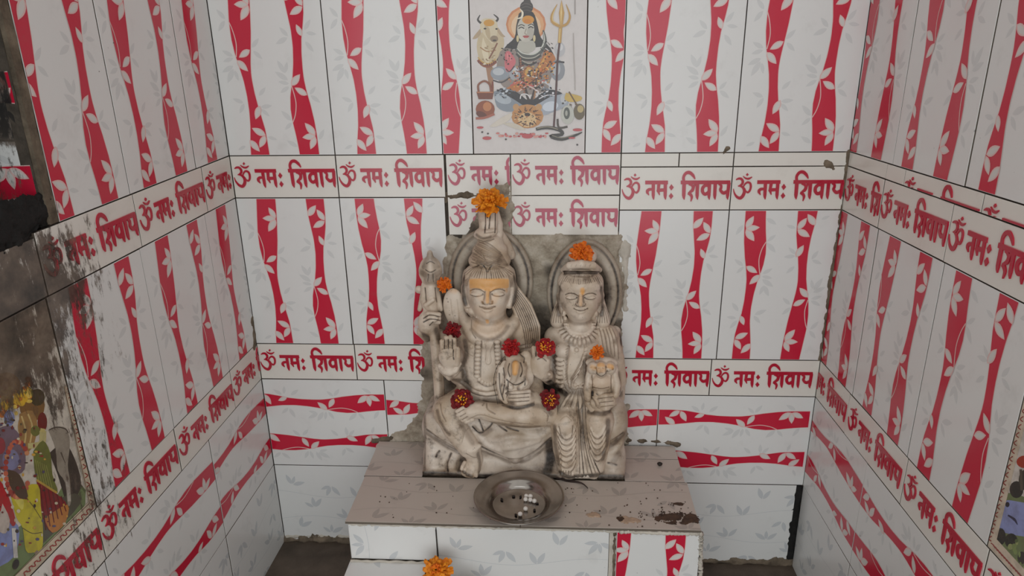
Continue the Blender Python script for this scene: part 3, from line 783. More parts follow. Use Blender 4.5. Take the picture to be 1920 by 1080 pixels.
dabs(30, 420, 560, 70, 60, [(230,150,60),(140,70,40),(60,44,40),(210,110,80)], 4, 12)
dabs(40, 480, 815, 90, 60, [(60,40,30),(230,200,150),(170,110,60),(90,60,40)], 4, 10)
dabs(30, 790, 760, 70, 90, [(60,52,44),(200,176,110),(110,96,80),(226,220,210)], 4, 12)
dabs(26, 620, 640, 90, 40, [(36,30,34),(226,224,230),(120,128,140)], 5, 14)
dabs(26, 330, 650, 80, 40, [(40,34,38),(200,206,214),(110,118,130)], 5, 14)
dabs(26, 340, 380, 50, 70, [(42,36,34),(60,50,46)], 3, 9); dabs(26, 620, 350, 50, 60, [(42,36,34),(70,56,48)], 3, 9)
dabs(20, 210, 400, 60, 90, [(226,212,184),(170,146,112),(150,120,90)], 4, 12)
# trident
LN([(715,190),(704,300),(690,430),(680,640),(664,890)],[12,14,14,14,14],(84,50,48)); LN([(712,180),(704,300)],24,(188,148,80),False); LN([(708,200),(701,296)],7,(224,196,130),False)
LN([(688,30),(652,100),(652,150),(690,178),(722,182),(760,162),(776,110),(750,30)],[4,14,18,18,18,18,14,4],(190,148,80)); LN([(680,50),(658,105),(660,146),(700,170)],[2,6,6,4],(226,196,130))
PL([(718,0),(700,90),(708,180),(726,180),(738,90)],(196,154,84),False); PL([(718,10),(710,90),(714,176),(722,90)],(230,202,140),False)
# pot
E(186,762,66,60,(146,76,42)); E(200,744,30,32,(194,126,78)); E(160,800,40,22,(104,50,32),0.4); PL([(124,640),(246,640),(236,692),(140,692)],(118,60,38),False); LN([(128,644),(242,644)],8,(186,120,80),False)
LN([(140,640),(138,592),(180,566),(216,590),(226,640)],14,(138,80,54)); LN([(238,570),(232,640)],10,(130,60,44),False); LN([(120,826),(180,822),(250,796)],16,(170,96,76))
E(760,800,46,66,(192,192,182)); E(755,790,22,42,(88,90,84)); E(752,790,9,20,(170,170,160)); E(842,780,40,56,(106,92,68)); E(850,760,22,26,(190,170,120)); PL([(750,648),(852,672),(850,702),(780,712),(740,690)],(204,172,88)); LN([(770,640),(830,740)],10,(110,84,56))
LN([(540,902),(620,890),(704,908),(722,938),(640,950),(720,972),(820,942),(862,922)],[20,24,24,22,22,22,16,5],(58,52,46)); LN([(548,896),(620,884),(694,902)],6,(150,140,120)); LN([(650,944),(720,962),(800,942)],5,(140,132,112)); LN([(690,830),(700,890),(760,884)],14,(76,66,56))
for i in range(26):
    E(270+14*i+pc.rng.uniform(-6,6), 942+pc.rng.uniform(-12,14), pc.rng.uniform(7,16), pc.rng.uniform(5,10), pc.rng.choice([(190,76,82),(206,120,112),(170,60,66),(214,150,140)]))
for q in ((150,890,24,8),(198,964,32,12),(830,906,34,10),(790,962,24,7),(480,950,40,16)): E(*q,(188,80,84))
for q in ((205,932),(165,922),(330,972),(828,1010)): E(*q,7,6,(60,46,44))
LN([(812,0),(812,100)],7,(160,152,146),False); LN([(800,230),(804,400),(810,520),(812,630)],6,(178,170,164))
pc.build('picture_tile', wb, (0.4565, 0.6584, 0.0, 0.3), (214, 207, 204), 0.0, 'printed tile of a meditating figure with a bull and trident', M_PRINTC)
def to_wall(u, v, o, nrm, p0):
    d = Vector(pix_ray(u, v)); n = Vector(nrm); c = Vector(CAM)
    tt = (Vector(p0)-c).dot(n)/d.dot(n); q = o.matrix_world.inverted() @ (c+d*tt)
    return (q.x, q.y)
pl = Pic(lambda u, v: to_wall(u, v, wl, (1, SKL, 0), (0, 0, 0))); E, PL, LN = pl.E, pl.PL, pl.LN
PL([(-140,900),(0,985),(40,985),(95,945),(132,895),(160,945),(60,1075),(-20,1150),(-140,1150)],(112,128,84)); PL([(-90,950),(0,975),(34,985),(30,1035),(0,1062),(-90,1090)],(132,142,190))
PL([(92,850),(108,890),(128,952),(142,935),(152,905),(140,860),(120,830)],(60,52,46)); PL([(100,940),(140,925),(150,945),(100,1000),(60,1035),(50,1020)],(84,80,66))
PL([(90,806),(104,800),(124,803),(131,830),(127,872),(131,900),(133,940),(127,947),(122,905),(108,882),(104,842)],(152,142,128)); LN([(92,806),(106,801),(122,804),(128,812)],2,(70,62,54)); LN([(114,848),(122,868)],[3,1],(90,80,70)); LN([(126,900),(130,940)],6,(186,178,166),False)
E(12,722,26,24,(190,140,70)); E(60,760,24,30,(128,92,50)); E(70,745,14,16,(70,60,36)); E(50,738,12,14,(120,112,50))
for i in range(40):
    E(pl.rng.uniform(-16,58), pl.rng.uniform(708,778), pl.rng.uniform(3,7), pl.rng.uniform(3,7), pl.rng.choice([(214,168,44),(206,140,40),(196,110,40),(222,190,90),(150,84,40)]))
for cx, cy in ((14,752),(38,748)):
    for k in range(5): E(cx+7*math.cos(k*1.257), cy+7*math.sin(k*1.257), 7, 7, (216,172,52))
    E(cx, cy, 4, 4, (190,120,40))
E(17,784,10,15,(122,134,186)); E(19,778,6,8,(150,160,206)); LN([(14,790),(20,793)],1.5,(60,56,80),False); PL([(-30,820),(4,800),(24,802),(44,830),(46,880),(20,892),(-10,890),(-40,860)],(118,98,112)); E(20,862,16,20,(132,130,164)); E(0,836,10,16,(150,60,68)); E(-20,880,14,20,(150,60,66))
E(45,800,12,22,(170,132,80)); PL([(36,776),(60,770),(70,800),(60,840),(44,846),(36,820)],(160,122,72)); LN([(40,780),(48,810),(44,840)],3,(206,180,120)); LN([(52,776),(60,800),(56,830)],3,(206,180,120))
E(79,792,9,19,(112,32,30)); E(66,808,9,10,(112,112,54)); LN([(80,808),(77,832),(52,836)],[13,12,10],(196,184,126)); LN([(75,806),(84,808)],7,(206,190,120),False)
PL([(62,846),(80,826),(94,850),(98,890),(108,924),(82,916),(66,892)],(112,116,54))
for i in range(6): LN([(66+4*i,862+2*i),(74+5*i,912+2*i)],1.2,(150,150,80),False)
PL([(68,902),(106,926),(126,950),(116,986),(96,998),(82,976),(76,948)],(132,26,32)); PL([(82,972),(126,946),(122,980),(98,999)],(188,122,56))
for i in range(6): LN([(74+8*i,910+4*i),(86+7.5*i,994-7*i)],2,(96,18,24),False)
LN([(68,900),(106,924)],4,(196,160,70),False)
PL([(-20,900),(0,902),(15,930),(29,976),(22,986),(8,962),(-20,950)],(178,36,42)); PL([(0,880),(12,892),(16,928),(6,912)],(206,200,196)); PL([(4,944),(18,975),(10,1000),(-4,990)],(196,182,172))
PL([(19,926),(34,918),(70,908),(76,950),(80,990),(78,1030),(62,1036),(48,1032),(42,990),(30,970)],(196,182,48)); LN([(42,990),(60,1000),(78,998)],1.6,(96,84,40)); LN([(46,930),(62,950),(76,972)],1.5,(110,96,40)); PL([(22,930),(34,920),(44,940),(40,956)],(214,202,96))
for k in range(26):
    a = -1.1+k*0.205; E(32+22*math.sin(a*1.0+3.3), 880+52*math.cos(a+3.3), 4.6, 5.0, pl.rng.choice([(196,104,78),(206,140,100),(170,70,60)]))
PL([(14,880),(36,890),(52,930),(36,934),(18,910)],(84,66,52))
LN([(25,990),(29,1046)],8,(206,202,198),False); E(29,1058,6,10,(48,44,42),0.3); LN([(66,1034),(72,1040)],8,(150,130,110),False)
for i in range(190):
    u = pl.rng.uniform(-70, 125); v = pl.rng.uniform(780, 1030)
    if u > 30+ (v-700)*.36: continue
    E(u, v, pl.rng.uniform(1.2, 4), pl.rng.uniform(1.2, 4), pl.rng.choice([(60,46,40),(206,160,70),(150,60,50),(210,196,170),(96,84,60),(120,40,40),(90,80,110)]), 0, 7)
PL([(118,724),(132,724),(178,948),(166,948)],(206,190,166),False); PL([(166,940),(180,950),(60,1085),(20,1085)],(206,190,166),False); LN([(180,950),(60,1085)],3,(226,214,196),False); LN([(119,724),(167,944)],1.5,(120,96,80),False); LN([(166,944),(24,1082)],1.5,(120,96,80),False)
for i in range(14):
    f = i/13; x, y = 126+44*f, 726+216*f; LN([(x-3,y-5),(x+3,y-1),(x-2,y+4)],1.8,(150,52,48)); x, y = 172-128*f, 950+126*f
    LN([(x+5,y-6),(x-1,y-2),(x+1,y+4),(x-6,y+6)],2.0,(156,50,46))
pl.build('picture_tile', wl, (-0.726, -0.5195, Z2, Z1), (206, 197, 184), -KL, 'soot-stained printed tile of a garlanded couple with a cow')
pr = Pic(lambda u, v: to_wall(u, v, wr, (-1, -SKR, 0), (W, 0, 0))); E, PL, LN = pr.E, pr.PL, pr.LN
PL([(1880,930),(1900,925),(2000,960),(2100,1000),(2100,1300),(1950,1200),(1866,1034)],(112,124,84)); PL([(1888,938),(1906,940),(2000,960),(2080,1000),(2000,1010),(1920,1006),(1872,990)],(142,150,196))
E(1906,918,13,16,(52,50,48)); E(1924,900,14,20,(64,62,56)); E(1876,1006,10,16,(48,48,44)); E(1896,1014,12,14,(46,48,42)); E(1916,1046,8,12,(52,52,46)); E(1889,946,4,5,(40,40,50)); LN([(1890,966),(1902,974),(1908,984)],[3,5,1],(50,54,80))
E(1922,866,16,12,(176,58,40)); LN([(1914,880),(1916,920)],5,(90,80,70),False); E(1940,960,10,40,(170,120,100)); E(1960,900,20,50,(196,60,50)); E(1990,930,24,70,(200,180,60)); E(1965,840,14,18,(150,110,80))
for i in range(30): E(1890+pr.rng.uniform(-10,60), 1020+pr.rng.uniform(-10,60), pr.rng.uniform(2,5), pr.rng.uniform(3,6), pr.rng.choice([(130,146,90),(150,158,104),(90,104,66)]))
PL([(1930,700),(1946,700),(1868,1016),(1849,1024)],(208,192,172),False); PL([(1849,1024),(1868,1010),(1960,1110),(1950,1130)],(208,192,172),False)
for i in range(20):
    f = i/19; x, y = 1932-74*f, 726+284*f; LN([(x+3,y-5),(x-3,y),(x+2,y+5)],2,(150,70,64)); x, y = 1862+84*f, 1022+92*f
    LN([(x-4,y-4),(x+1,y),(x+4,y+6)],2,(150,70,64))
pr.build('picture_tile', wr, (0.5525, 0.757, R2, R1), (210, 202, 194), KR, 'printed tile with a twig border, blue pond and green grass')
# ------------------------------------------------------------------ the tiled altar platform
PX0, PX1, PYF, PZT = 0.243, 0.853, -0.268, -0.598
alt = empty('altar_platform', (0.548, -0.134, ZFR))
tag(alt, 'low tiled altar platform with white leaf-patterned tiles under the marble statue', 'platform')
alt_inv = Matrix.Translation((-0.548, 0.134, -ZFR))
def aput(o): o.parent = alt; o.matrix_parent_inverse = alt_inv; return o
mb = MB(); mb.box((PX0+0.004, PYF+0.006, -0.99), (PX1-0.004, -0.0045, PZT-0.005)); aput(mb.build('core', [M_CEMDARK]))
def flat_tile(kind, x0, x1, y0, y1, z, ox, oy, rot=0, gap=0.0016):
    me = tile_mesh(kind, x0+gap/2-ox, x1-gap/2-ox, y0+gap/2-oy, y1-gap/2-oy, rot, 0.0)
    o = bpy.data.objects.new('tile', me); COL.objects.link(o)
    o.matrix_basis = Matrix.Translation(((x0+x1)/2, (y0+y1)/2, z+RNG.uniform(-.0003, .0003)))
    return aput(o)
def front_tile(kind, x0, x1, z0, z1, y, ox, oz, rot=0, gap=0.0016):
    me = tile_mesh(kind, x0+gap/2-ox, x1-gap/2-ox, z0+gap/2-oz, z1-gap/2-oz, rot, 0.0)
    o = bpy.data.objects.new('tile', me); COL.objects.link(o)
    o.matrix_basis = Matrix.Translation(((x0+x1)/2, y, (z0+z1)/2)) @ Matrix(((1, 0, 0, 0), (0, 0, -1, 0), (0, 1, 0, 0), (0, 0, 0, 1)))
    return aput(o)
M_TOP = tile_mat('glazed_tile_dusty', lin(196, 184, 174), 0.3, 0.05)
M_TOPG = tile_mat('print_dusty_leaf', lin(174, 164, 156), 0.3, 0.05)
KINDS['top'] = (PR_GHOST, (0.3, 0.2), [M_TOP, M_RED, M_PINK, M_LEAF, M_TOPG, M_BODY])
YB = -0.132
flat_tile('top', PX0-0.004, 0.548, PYF-0.003, YB, PZT, 0.245, -0.30)
flat_tile('top', 0.548, PX1+0.003, PYF-0.003, YB, PZT, 0.55, -0.30, gap=0.0004)
flat_tile('top', PX0-0.006, 0.352, YB, -0.006, PZT, 0.20, -0.155)
flat_tile('top', 0.739, PX1, YB, -0.055, PZT, 0.60, -0.19); flat_tile('top', 0.739, PX1, -0.055, -0.006, PZT, 0.60, -0.05)
ZS = -0.6815
front_tile('ghost', PX0, 0.3995, ZS+0.002, PZT-0.0055, PYF, 0.13, -0.88, 90, gap=0.0012)
front_tile('ghost', 0.3995, 0.7015, -0.803, PZT-0.0055, PYF, 0.4, -0.803)
front_tile('stripe', 0.713, PX1+0.004, -0.903, PZT-0.0085, PYF-0.001, 0.661, -0.905)
front_tile('ghost', 0.3995, 0.7015, -0.895, -0.803, PYF, 0.4, -0.995)
def side_tile(kind, y0, y1, z0, z1, x, sgn, ox, oz, rot=0):
    me = tile_mesh(kind, y0+0.0008-ox, y1-0.0008-ox, z0-oz, z1-oz, rot, 0.0)
    o = bpy.data.objects.new('tile', me); COL.objects.link(o)
    c = (x, (y0+y1)/2*(1 if sgn > 0 else 1), (z0+z1)/2)
    if sgn > 0: M = Matrix(((0, 0, 1, 0), (1, 0, 0, 0), (0, 1, 0, 0), (0, 0, 0, 1)))
    else: M = Matrix(((0, 0, -1, 0), (-1, 0, 0, 0), (0, 1, 0, 0), (0, 0, 0, 1)))
    o.matrix_basis = Matrix.Translation(c) @ M
    return aput(o)
side_tile('ghost', PYF, -0.004, -0.80, PZT-0.006, PX1, 1, -0.28, -0.80); side_tile('ghost', PYF, -0.004, -0.89, -0.80, PX1, 1, -0.28, -0.90)
side_tile('ghost', PYF, -0.004, -0.80, PZT-0.006, PX0, -1, -0.28, -0.80); side_tile('ghost', PYF, -0.004, -0.86, -0.80, PX0, -1, -0.28, -0.90)
# cement filler between the two front facings and along the front lip
def rough_bar(name, pts, r, mat, seed=0, n=26, flat=1.0):
    rg = random.Random(seed); q = crv(pts, n); mbb = MB()
    mbb.tube([(a+rg.uniform(-.25, .25)*r, b+rg.uniform(-.25, .25)*r*flat, c+rg.uniform(-.3, .3)*r) for a, b, c in q], [r*rg.uniform(0.7, 1.25) for _ in q], 7)
    return aput(mbb.build(name, [mat], smooth=True))
mb = MB(); mb.box((0.7015, PYF+0.0005, -0.893), (0.7135, PYF+0.006, PZT-0.006)); aput(mb.build('filler_strip', [M_CEMPALE]))
rough_bar('filler_strip', [(0.7105, PYF+0.002, -0.61), (0.7110, PYF+0.002, -0.75), (0.7105, PYF+0.002, -0.89)], 0.0032, M_CEMDARK, 3)
rough_bar('lip', [(0.244, PYF+0.001, -0.6058), (0.40, PYF+0.001, -0.6062), (0.56, PYF+0.001, -0.6066), (0.70, PYF+0.001, -0.6068), (0.855, PYF+0.001, -0.6072)], 0.0026, M_CEMPALE, 5, 40)
rough_bar('lip', [(0.72, PYF-0.0005, -0.6062), (0.80, PYF-0.001, -0.6066), (0.857, PYF, -0.6072)], 0.0036, M_CEMPALE, 8, 30)
rough_bar('lip_stain', [(0.246, PYF+0.0002, -0.6036), (0.45, PYF+0.0002, -0.6038), (0.66, PYF+0.0002, -0.604)], 0.0012, M_CEMDARK, 6, 50)
# chipped plaster edge down the right corner
rough_bar('corner_chips', [(PX1+0.0035, PYF+0.001, -0.607), (PX1+0.006, PYF+0.001, -0.66), (PX1+0.011, PYF, -0.74), (PX1+0.014, PYF, -0.88)], 0.0042, M_CEMPALE, 15, 40)
# small step at the front left
stp = empty('step_block', (0.32, -0.31, ZFL)); tag(stp, 'small tiled step against the front left of the altar platform', 'step')
sinv = Matrix.Translation((-0.32, 0.31, -ZFL))
def sput(o): o.parent = stp; o.matrix_parent_inverse = sinv; return o
mb = MB(); mb.box((PX0+0.001, -0.382, ZFL), (0.392, PYF-0.003, ZS-0.006)); mb.box((0.392, -0.372, ZFL), (0.462, PYF-0.003, ZS-0.034)); sput(mb.build('core', [M_CEMDARK]))
o = flat_tile('top', PX0-0.003, 0.383, -0.384, PYF-0.003, ZS, 0.10, -0.46, 90); o.data = tile_mesh('ghost', 0.14, 0.28, 0.07, 0.186, 90, 0.0); sput(o)
o = front_tile('ghost', PX0, 0.392, -0.86, ZS-0.006, -0.3835, 0.2, -0.86); sput(o)
rg = random.Random(3)
mb = MB()
mb.tube(crv([(0.243+0.01*i, PYF-0.0045+rg.uniform(-.001, .001), ZS+0.0012+rg.uniform(-.0012, .0012)) for i in range(15)], 4), 0.0024, 6)
sput(mb.build('mortar_joint', [M_CEMPALE], smooth=True))
mb = MB(); mb.tube(crv([(0.388+rg.uniform(-.002, .002), PYF-0.004-0.01*i, ZS-0.001+rg.uniform(-.0015, .002)) for i in range(11)], 4), 0.0055, 7)
sput(mb.build('mortar_joint', [M_CEMDARK], smooth=True))
mb = MB(); mb.tube(crv([(0.3995, PYF-0.001, -0.612), (0.4000, PYF-0.001, -0.645), (0.4004, PYF-0.0015, -0.672), (0.399, PYF-0.002, -0.682)], 6), [0.0012]*13+[0.0018, 0.0024, 0.0028, 0.003, 0.003, 0.0026][:6], 6)
aput(mb.build('open_joint', [simple('black_joint', lin(48, 42, 38), 0.9, 0.3)], smooth=True))
# burnt lamp stains and crumbs on the altar top
M_BURN = simple('burnt_oil', lin(70, 50, 36), 0.6, 0.65, 90, 0.5)
M_WAX = simple('old_wax', lin(176, 150, 128), 0.4, 0.25, 60, 0.3)
stains = [((1260,970),(0.020,0.0125),M_BURN,1),((1298,973),(0.014,0.011),M_BURN,2),((1162,972),(0.0065,0.0065),M_BURN,3),((1180,975),(0.0165,0.0085),M_WAX,4),((1110,965),(0.0115,0.007),M_WAX,5),((1285,980),(0.008,0.005),M_BURN,6),((1312,968),(0.008,0.008),M_BURN,7),((1275,945),(0.012,0.004),M_BURN,8),((1240,972),(0.010,0.006),M_BURN,9)]
for (u, v), (rx, ry), mt, sd in stains:
    c = PZ(u, v, PZT)
    c[1] = max(c[1], PYF+ry*0.9); c[0] = min(c[0], PX1-rx*0.9)
    def sh(X, Y, sdist, c=c, rx=rx, ry=ry, sd=sd):
        r = np.hypot((X-c[0])/rx, (Y-c[1])/ry); n1 = vnoise(X, Y, 130, 50+sd*3, 4)
        e = (1-r)+(n1-0.5)*1.7
        return np.clip(e*0.004, -0.002, 0.0007)+(n1-0.5)*0.0004
    o = height_patch('burn_stain', None, [[(0, 0), (1, 0), (0, 1)]], (c[0]-rx*1.6, max(c[1]-ry*1.6, PYF-0.003)), (c[0]+rx*1.6, c[1]+ry*1.6), 0.0007, sh, mt, cut=-0.0002)
    o.location = (0, 0, PZT+0.0004); aput(o)
mb = MB(); rg = random.Random(21)
for i in range(170):
    if i < 110: u, v = rg.gauss(1255, 45), rg.gauss(962, 14)
    else: u, v = rg.uniform(690, 1280), rg.uniform(905, 978)
    q = PZ(u, v, PZT)
    if not (PX0 < q[0] < PX1 and PYF < q[1] < -0.02): continue
    r = rg.uniform(0.0005, 0.0015)
    mb.ball((q[0], q[1], PZT+r*0.5), (r*1.2, r, r*0.7), 6, 4)
o = aput(mb.build('crumbs', [M_BURN])); o['kind'] = 'stuff'
# ------------------------------------------------------------------ carved marble: signed distance sculpting
K = 0.00105
class Sdf:
    def __init__(s, lo, hi, h=0.0014):
        s.h = h; s.lo = np.array(lo, float)
        s.n = [int((hi[i]-lo[i])/h)+1 for i in range(3)]
        s.ax = [np.float32(lo[i]) + np.arange(s.n[i], dtype=np.float32)*np.float32(h) for i in range(3)]
        s.F = np.full(s.n, 0.03, np.float32)
        s.marks = []; s.paste = []
    def win(s, a, b, m):
        sl = []
        for i in range(3):
            i0 = int((a[i]-m-s.lo[i])/s.h); i1 = int((b[i]+m-s.lo[i])/s.h)+2
            sl.append(slice(max(0, min(i0, s.n[i])), max(0, min(i1, s.n[i]))))
        return tuple(sl)
    def grid(s, sl):
        return (s.ax[0][sl[0]][:, None, None], s.ax[1][sl[1]][None, :, None], s.ax[2][sl[2]][None, None, :])
    def blend(s, sl, d, k, sub=False):
        f = s.F[sl]
        if f.size == 0: return
        if sub: f = -f
        if k <= 0: r = np.minimum(f, d)
        else:
            hh = np.clip(k-np.abs(f-d), 0, None)/k
            r = np.minimum(f, d)-hh*hh*(k*0.25)
        s.F[sl] = -r if sub else r
    def ell(s, c, r, k=0.006, rot=None, sub=False):
        c = np.array(c, float); r = np.array(r, float); m = r.max() if rot is not None else 0
        ext = np.full(3, r.max()) if rot is not None else r
        sl = s.win(c-ext, c+ext, k+4*s.h); x, y, z = s.grid(sl)
        x, y, z = x-np.float32(c[0]), y-np.float32(c[1]), z-np.float32(c[2])
        if rot is not None:
            R = np.array(rot.to_3x3().transposed() if hasattr(rot, 'to_3x3') else rot, np.float32)
            x, y, z = (R[0, 0]*x+R[0, 1]*y+R[0, 2]*z, R[1, 0]*x+R[1, 1]*y+R[1, 2]*z, R[2, 0]*x+R[2, 1]*y+R[2, 2]*z)
        k0 = np.sqrt((x/r[0])**2+(y/r[1])**2+(z/r[2])**2); k1 = np.sqrt((x/r[0]**2)**2+(y/r[1]**2)**2+(z/r[2]**2)**2)
        s.blend(sl, (k0*(k0-1)/(k1+1e-6)).astype(np.float32), k, sub)
    def box(s, lo, hi, rad, k=0.006):
        lo = np.array(lo); hi = np.array(hi); c = (lo+hi)/2; e = (hi-lo)/2-rad
        sl = s.win(lo, hi, k+4*s.h); x, y, z = s.grid(sl)
        qx, qy, qz = np.abs(x-c[0])-e[0], np.abs(y-c[1])-e[1], np.abs(z-c[2])-e[2]
        d = np.sqrt(np.maximum(qx, 0)**2+np.maximum(qy, 0)**2+np.maximum(qz, 0)**2)+np.minimum(np.maximum(np.maximum(qx, qy), qz), 0)-rad
        s.blend(sl, d.astype(np.float32), k)
    def cap(s, pts, rs, k=0.004, sub=False):
        pts = [np.array(q, float) for q in pts]
        if not hasattr(rs, '__len__'): rs = [rs]*len(pts)
        A = np.array(pts); mr = max(rs)
        sl = s.win(A.min(0)-mr, A.max(0)+mr, k+3*s.h); x, y, z = s.grid(sl)
        if s.F[sl].size == 0: return
        d = None
        for i in range(len(pts)-1):
            a, b = pts[i].astype(np.float32), pts[i+1].astype(np.float32); e = b-a; L = float(e@e)+1e-12
            t = np.clip(((x-a[0])*e[0]+(y-a[1])*e[1]+(z-a[2])*e[2])/L, 0, 1)
            q = np.sqrt((x-a[0]-t*e[0])**2+(y-a[1]-t*e[1])**2+(z-a[2]-t*e[2])**2)-(rs[i]+(rs[i+1]-rs[i])*t)
            d = q if d is None else np.minimum(d, q)
        s.blend(sl, d.astype(np.float32), k, sub)
    # pixel-space conveniences: (u, v) of the photograph at a world depth y
    def e(s, u, v, y, ru, ry, rv, k=0.006, rot=0.0):
        R = Matrix.Rotation(rot, 3, 'Y') if rot else None
        s.ell(P(u, v, y), (ru*K, ry, rv*K*1.06), k, R)
    def c(s, pts, rs, k=0.004): s.cap([P(*q) for q in pts], rs, k)
    def sample(s, Q):
        g = (Q-s.lo)/s.h
        i = np.floor(g).astype(int); f = g-i
        ok = np.all((i >= 0) & (i < np.array(s.n)-1), axis=1)
        out = np.full(len(Q), 0.03); ii = i[ok]; ff = f[ok]
        v = 0
        for a in (0, 1):
            for b in (0, 1):
                for c in (0, 1):
                    w = (ff[:, 0] if a else 1-ff[:, 0])*(ff[:, 1] if b else 1-ff[:, 1])*(ff[:, 2] if c else 1-ff[:, 2])
                    v = v+w*s.F[ii[:, 0]+a, ii[:, 1]+b, ii[:, 2]+c]
        out[ok] = v
        return out
    def on(s, u, v, out=0.0):
        d = pix_ray(u, v); ys = np.linspace(-0.17, 0.0, 320)
        t = (ys-CAM[1])/d[1]; Q = CAM+t[:, None]*d
        f = s.sample(Q); w = np.nonzero(f < 0)[0]
        if len(w) == 0: return None
        i = w[0]
        if i == 0: q = Q[0]
        else:
            a = f[i-1]/(f[i-1]-f[i]+1e-12); q = Q[i-1]+(Q[i]-Q[i-1])*a
        return q-d/np.linalg.norm(d)*out
    def trace(s, px, out=0.0, step=3.0):
        px = crv(px, 6) if len(px) > 2 else px
        L = [0]
        for i in range(1, len(px)): L.append(L[-1]+math.dist(px[i], px[i-1]))
        n = max(2, int(L[-1]/step)+1); ts = np.linspace(0, L[-1], n)
        us = np.interp(ts, L, [q[0] for q in px]); vs_ = np.interp(ts, L, [q[1] for q in px])
        runs = [[]]
        for u, v in zip(us, vs_):
            q = s.on(u, v, out)
            if q is None or (runs[-1] and np.linalg.norm(q-runs[-1][-1]) > 0.012):
                if runs[-1]: runs.append([])
            if q is not None: runs[-1].append(q)
        return [r for r in runs if len(r) > 1]
    def groove(s, px, r=0.0011, mark=0.8, out=0.0, wide=1.2):
        for run in s.trace(px, out):
            n = len(run); rs = [max(r*(0.45+0.55*math.sin(math.pi*min(1, (i+0.6)/n))), 0.0006) for i in range(n)]
            s.cap(run, rs, 0.0008, sub=True)
            if mark: s.marks.append((run, r*wide*0.8+0.0003, min(1, mark*1.15)))
    def ridge(s, px, r=0.002, k=0.0025, out=0.0):
        for run in s.trace(px, out):
            n = len(run); rs = [r*(0.6+0.4*math.sin(math.pi*min(1, (i+0.6)/n))) for i in range(n)]
            s.cap(run, rs, k)
    def dot(s, u, v, r, out=0.0, k=0.002, rad=None):
        q = s.on(u, v, out)
        if q is not None: s.ell(q, rad or (r, r, r), k)
        return q
    def smudge(s, px, r=0.004, m=0.5):  # uncarved soft stroke: recess shade and grime coloured into the marble
        for run in s.trace(px): s.marks.append((run, r*1.35, min(1, m*1.1)))
    def stain(s, u, v, r, m=0.8):
        q = s.on(u, v)
        if q is not None: s.marks.append(([q, q+1e-5], r, m))
    def dab(s, pts, r, m=1.0):
        for run in s.trace(pts): s.paste.append((run, r, m))
    def mesh(s, name, mats, smooth=1):
        zc = (s.ax[2]-np.float32(-0.5972))[None, None, :]
        s.F = np.maximum(s.F, -zc).astype(np.float32)          # nothing below the platform top
        F = s.F; g = F < 0
        c = [g[a:(-1 if a == 0 else None), b:(-1 if b == 0 else None), d:(-1 if d == 0 else None)] for a in (0, 1) for b in (0, 1) for d in (0, 1)]
        alln = c[0].copy(); anyn = c[0].copy()
        for q in c[1:]: alln &= q; anyn |= q
        act = anyn & ~alln
        I = np.argwhere(act); idx = np.full(act.shape, -1, np.int32); idx[act] = np.arange(len(I))
        off = np.array([(a, b, d) for a in (0, 1) for b in (0, 1) for d in (0, 1)])
        val = np.stack([F[I[:, 0]+o[0], I[:, 1]+o[1], I[:, 2]+o[2]] for o in off], 1).astype(np.float64)
        acc = np.zeros((len(I), 3)); cnt = np.zeros(len(I))
        for i in range(8):
            for j in range(i+1, 8):
                if np.abs(off[i]-off[j]).sum() != 1: continue
                m = (val[:, i] < 0) != (val[:, j] < 0)
                t = val[m, i]/(val[m, i]-val[m, j])
                acc[m] += off[i]+t[:, None]*(off[j]-off[i]); cnt[m] += 1
        V = s.lo+(I+acc/cnt[:, None])*s.h
        quads = []
        for ax in range(3):
            u, w = (ax+1) % 3, (ax+2) % 3
            sl0 = [slice(None)]*3; sl1 = [slice(None)]*3
            sl0[ax] = slice(0, -1); sl1[ax] = slice(1, None)
            ch = g[tuple(sl0)] != g[tuple(sl1)]
            J = np.argwhere(ch)
            J = J[(J[:, u] > 0) & (J[:, w] > 0) & (J[:, u] < s.n[u]-1) & (J[:, w] < s.n[w]-1)]
            inside = g[J[:, 0], J[:, 1], J[:, 2]]
            def cell(du, dw):
                q = J.copy(); q[:, u] -= du; q[:, w] -= dw; return idx[q[:, 0], q[:, 1], q[:, 2]]
            Q = np.stack([cell(1, 1), cell(0, 1), cell(0, 0), cell(1, 0)], 1)
            Q[~inside] = Q[~inside][:, ::-1]
            quads.append(Q)
        Q = np.concatenate(quads); Q = Q[(Q >= 0).all(1)]
        for _ in range(smooth):
            sm = np.zeros_like(V); cc = np.zeros(len(V))
            for a in range(4):
                np.add.at(sm, Q[:, a], V[Q[:, (a+1) % 4]]); np.add.at(cc, Q[:, a], 1)
            V = V*0.68+0.32*sm/np.maximum(cc, 1)[:, None]
        me = mesh_np(name, V, Q)
        for nm, lst in (('dirt', s.marks), ('paste', s.paste)):  # dirt carries real grime and the painted recess shade
            A = np.zeros(len(V), np.float32)
            for run, r, m in lst:
                R = np.array(run); lo = R.min(0)-r*2; hi = R.max(0)+r*2
                w = np.nonzero(np.all((V > lo) & (V < hi), axis=1))[0]
                if len(w) == 0: continue
                X = V[w]; d = np.full(len(w), 1e9)
                for i in range(len(R)-1):
                    e = R[i+1]-R[i]; t = np.clip((X-R[i])@e/(e@e+1e-14), 0, 1)
                    d = np.minimum(d, np.linalg.norm(X-R[i]-t[:, None]*e, axis=1))
                A[w] = np.maximum(A[w], m*np.clip(1.6-d/r*1.1, 0, 1))
            at = me.attributes.new(nm, 'FLOAT', 'POINT'); at.data.foreach_set('value', A)
        for m in mats: me.materials.append(m)
        return me

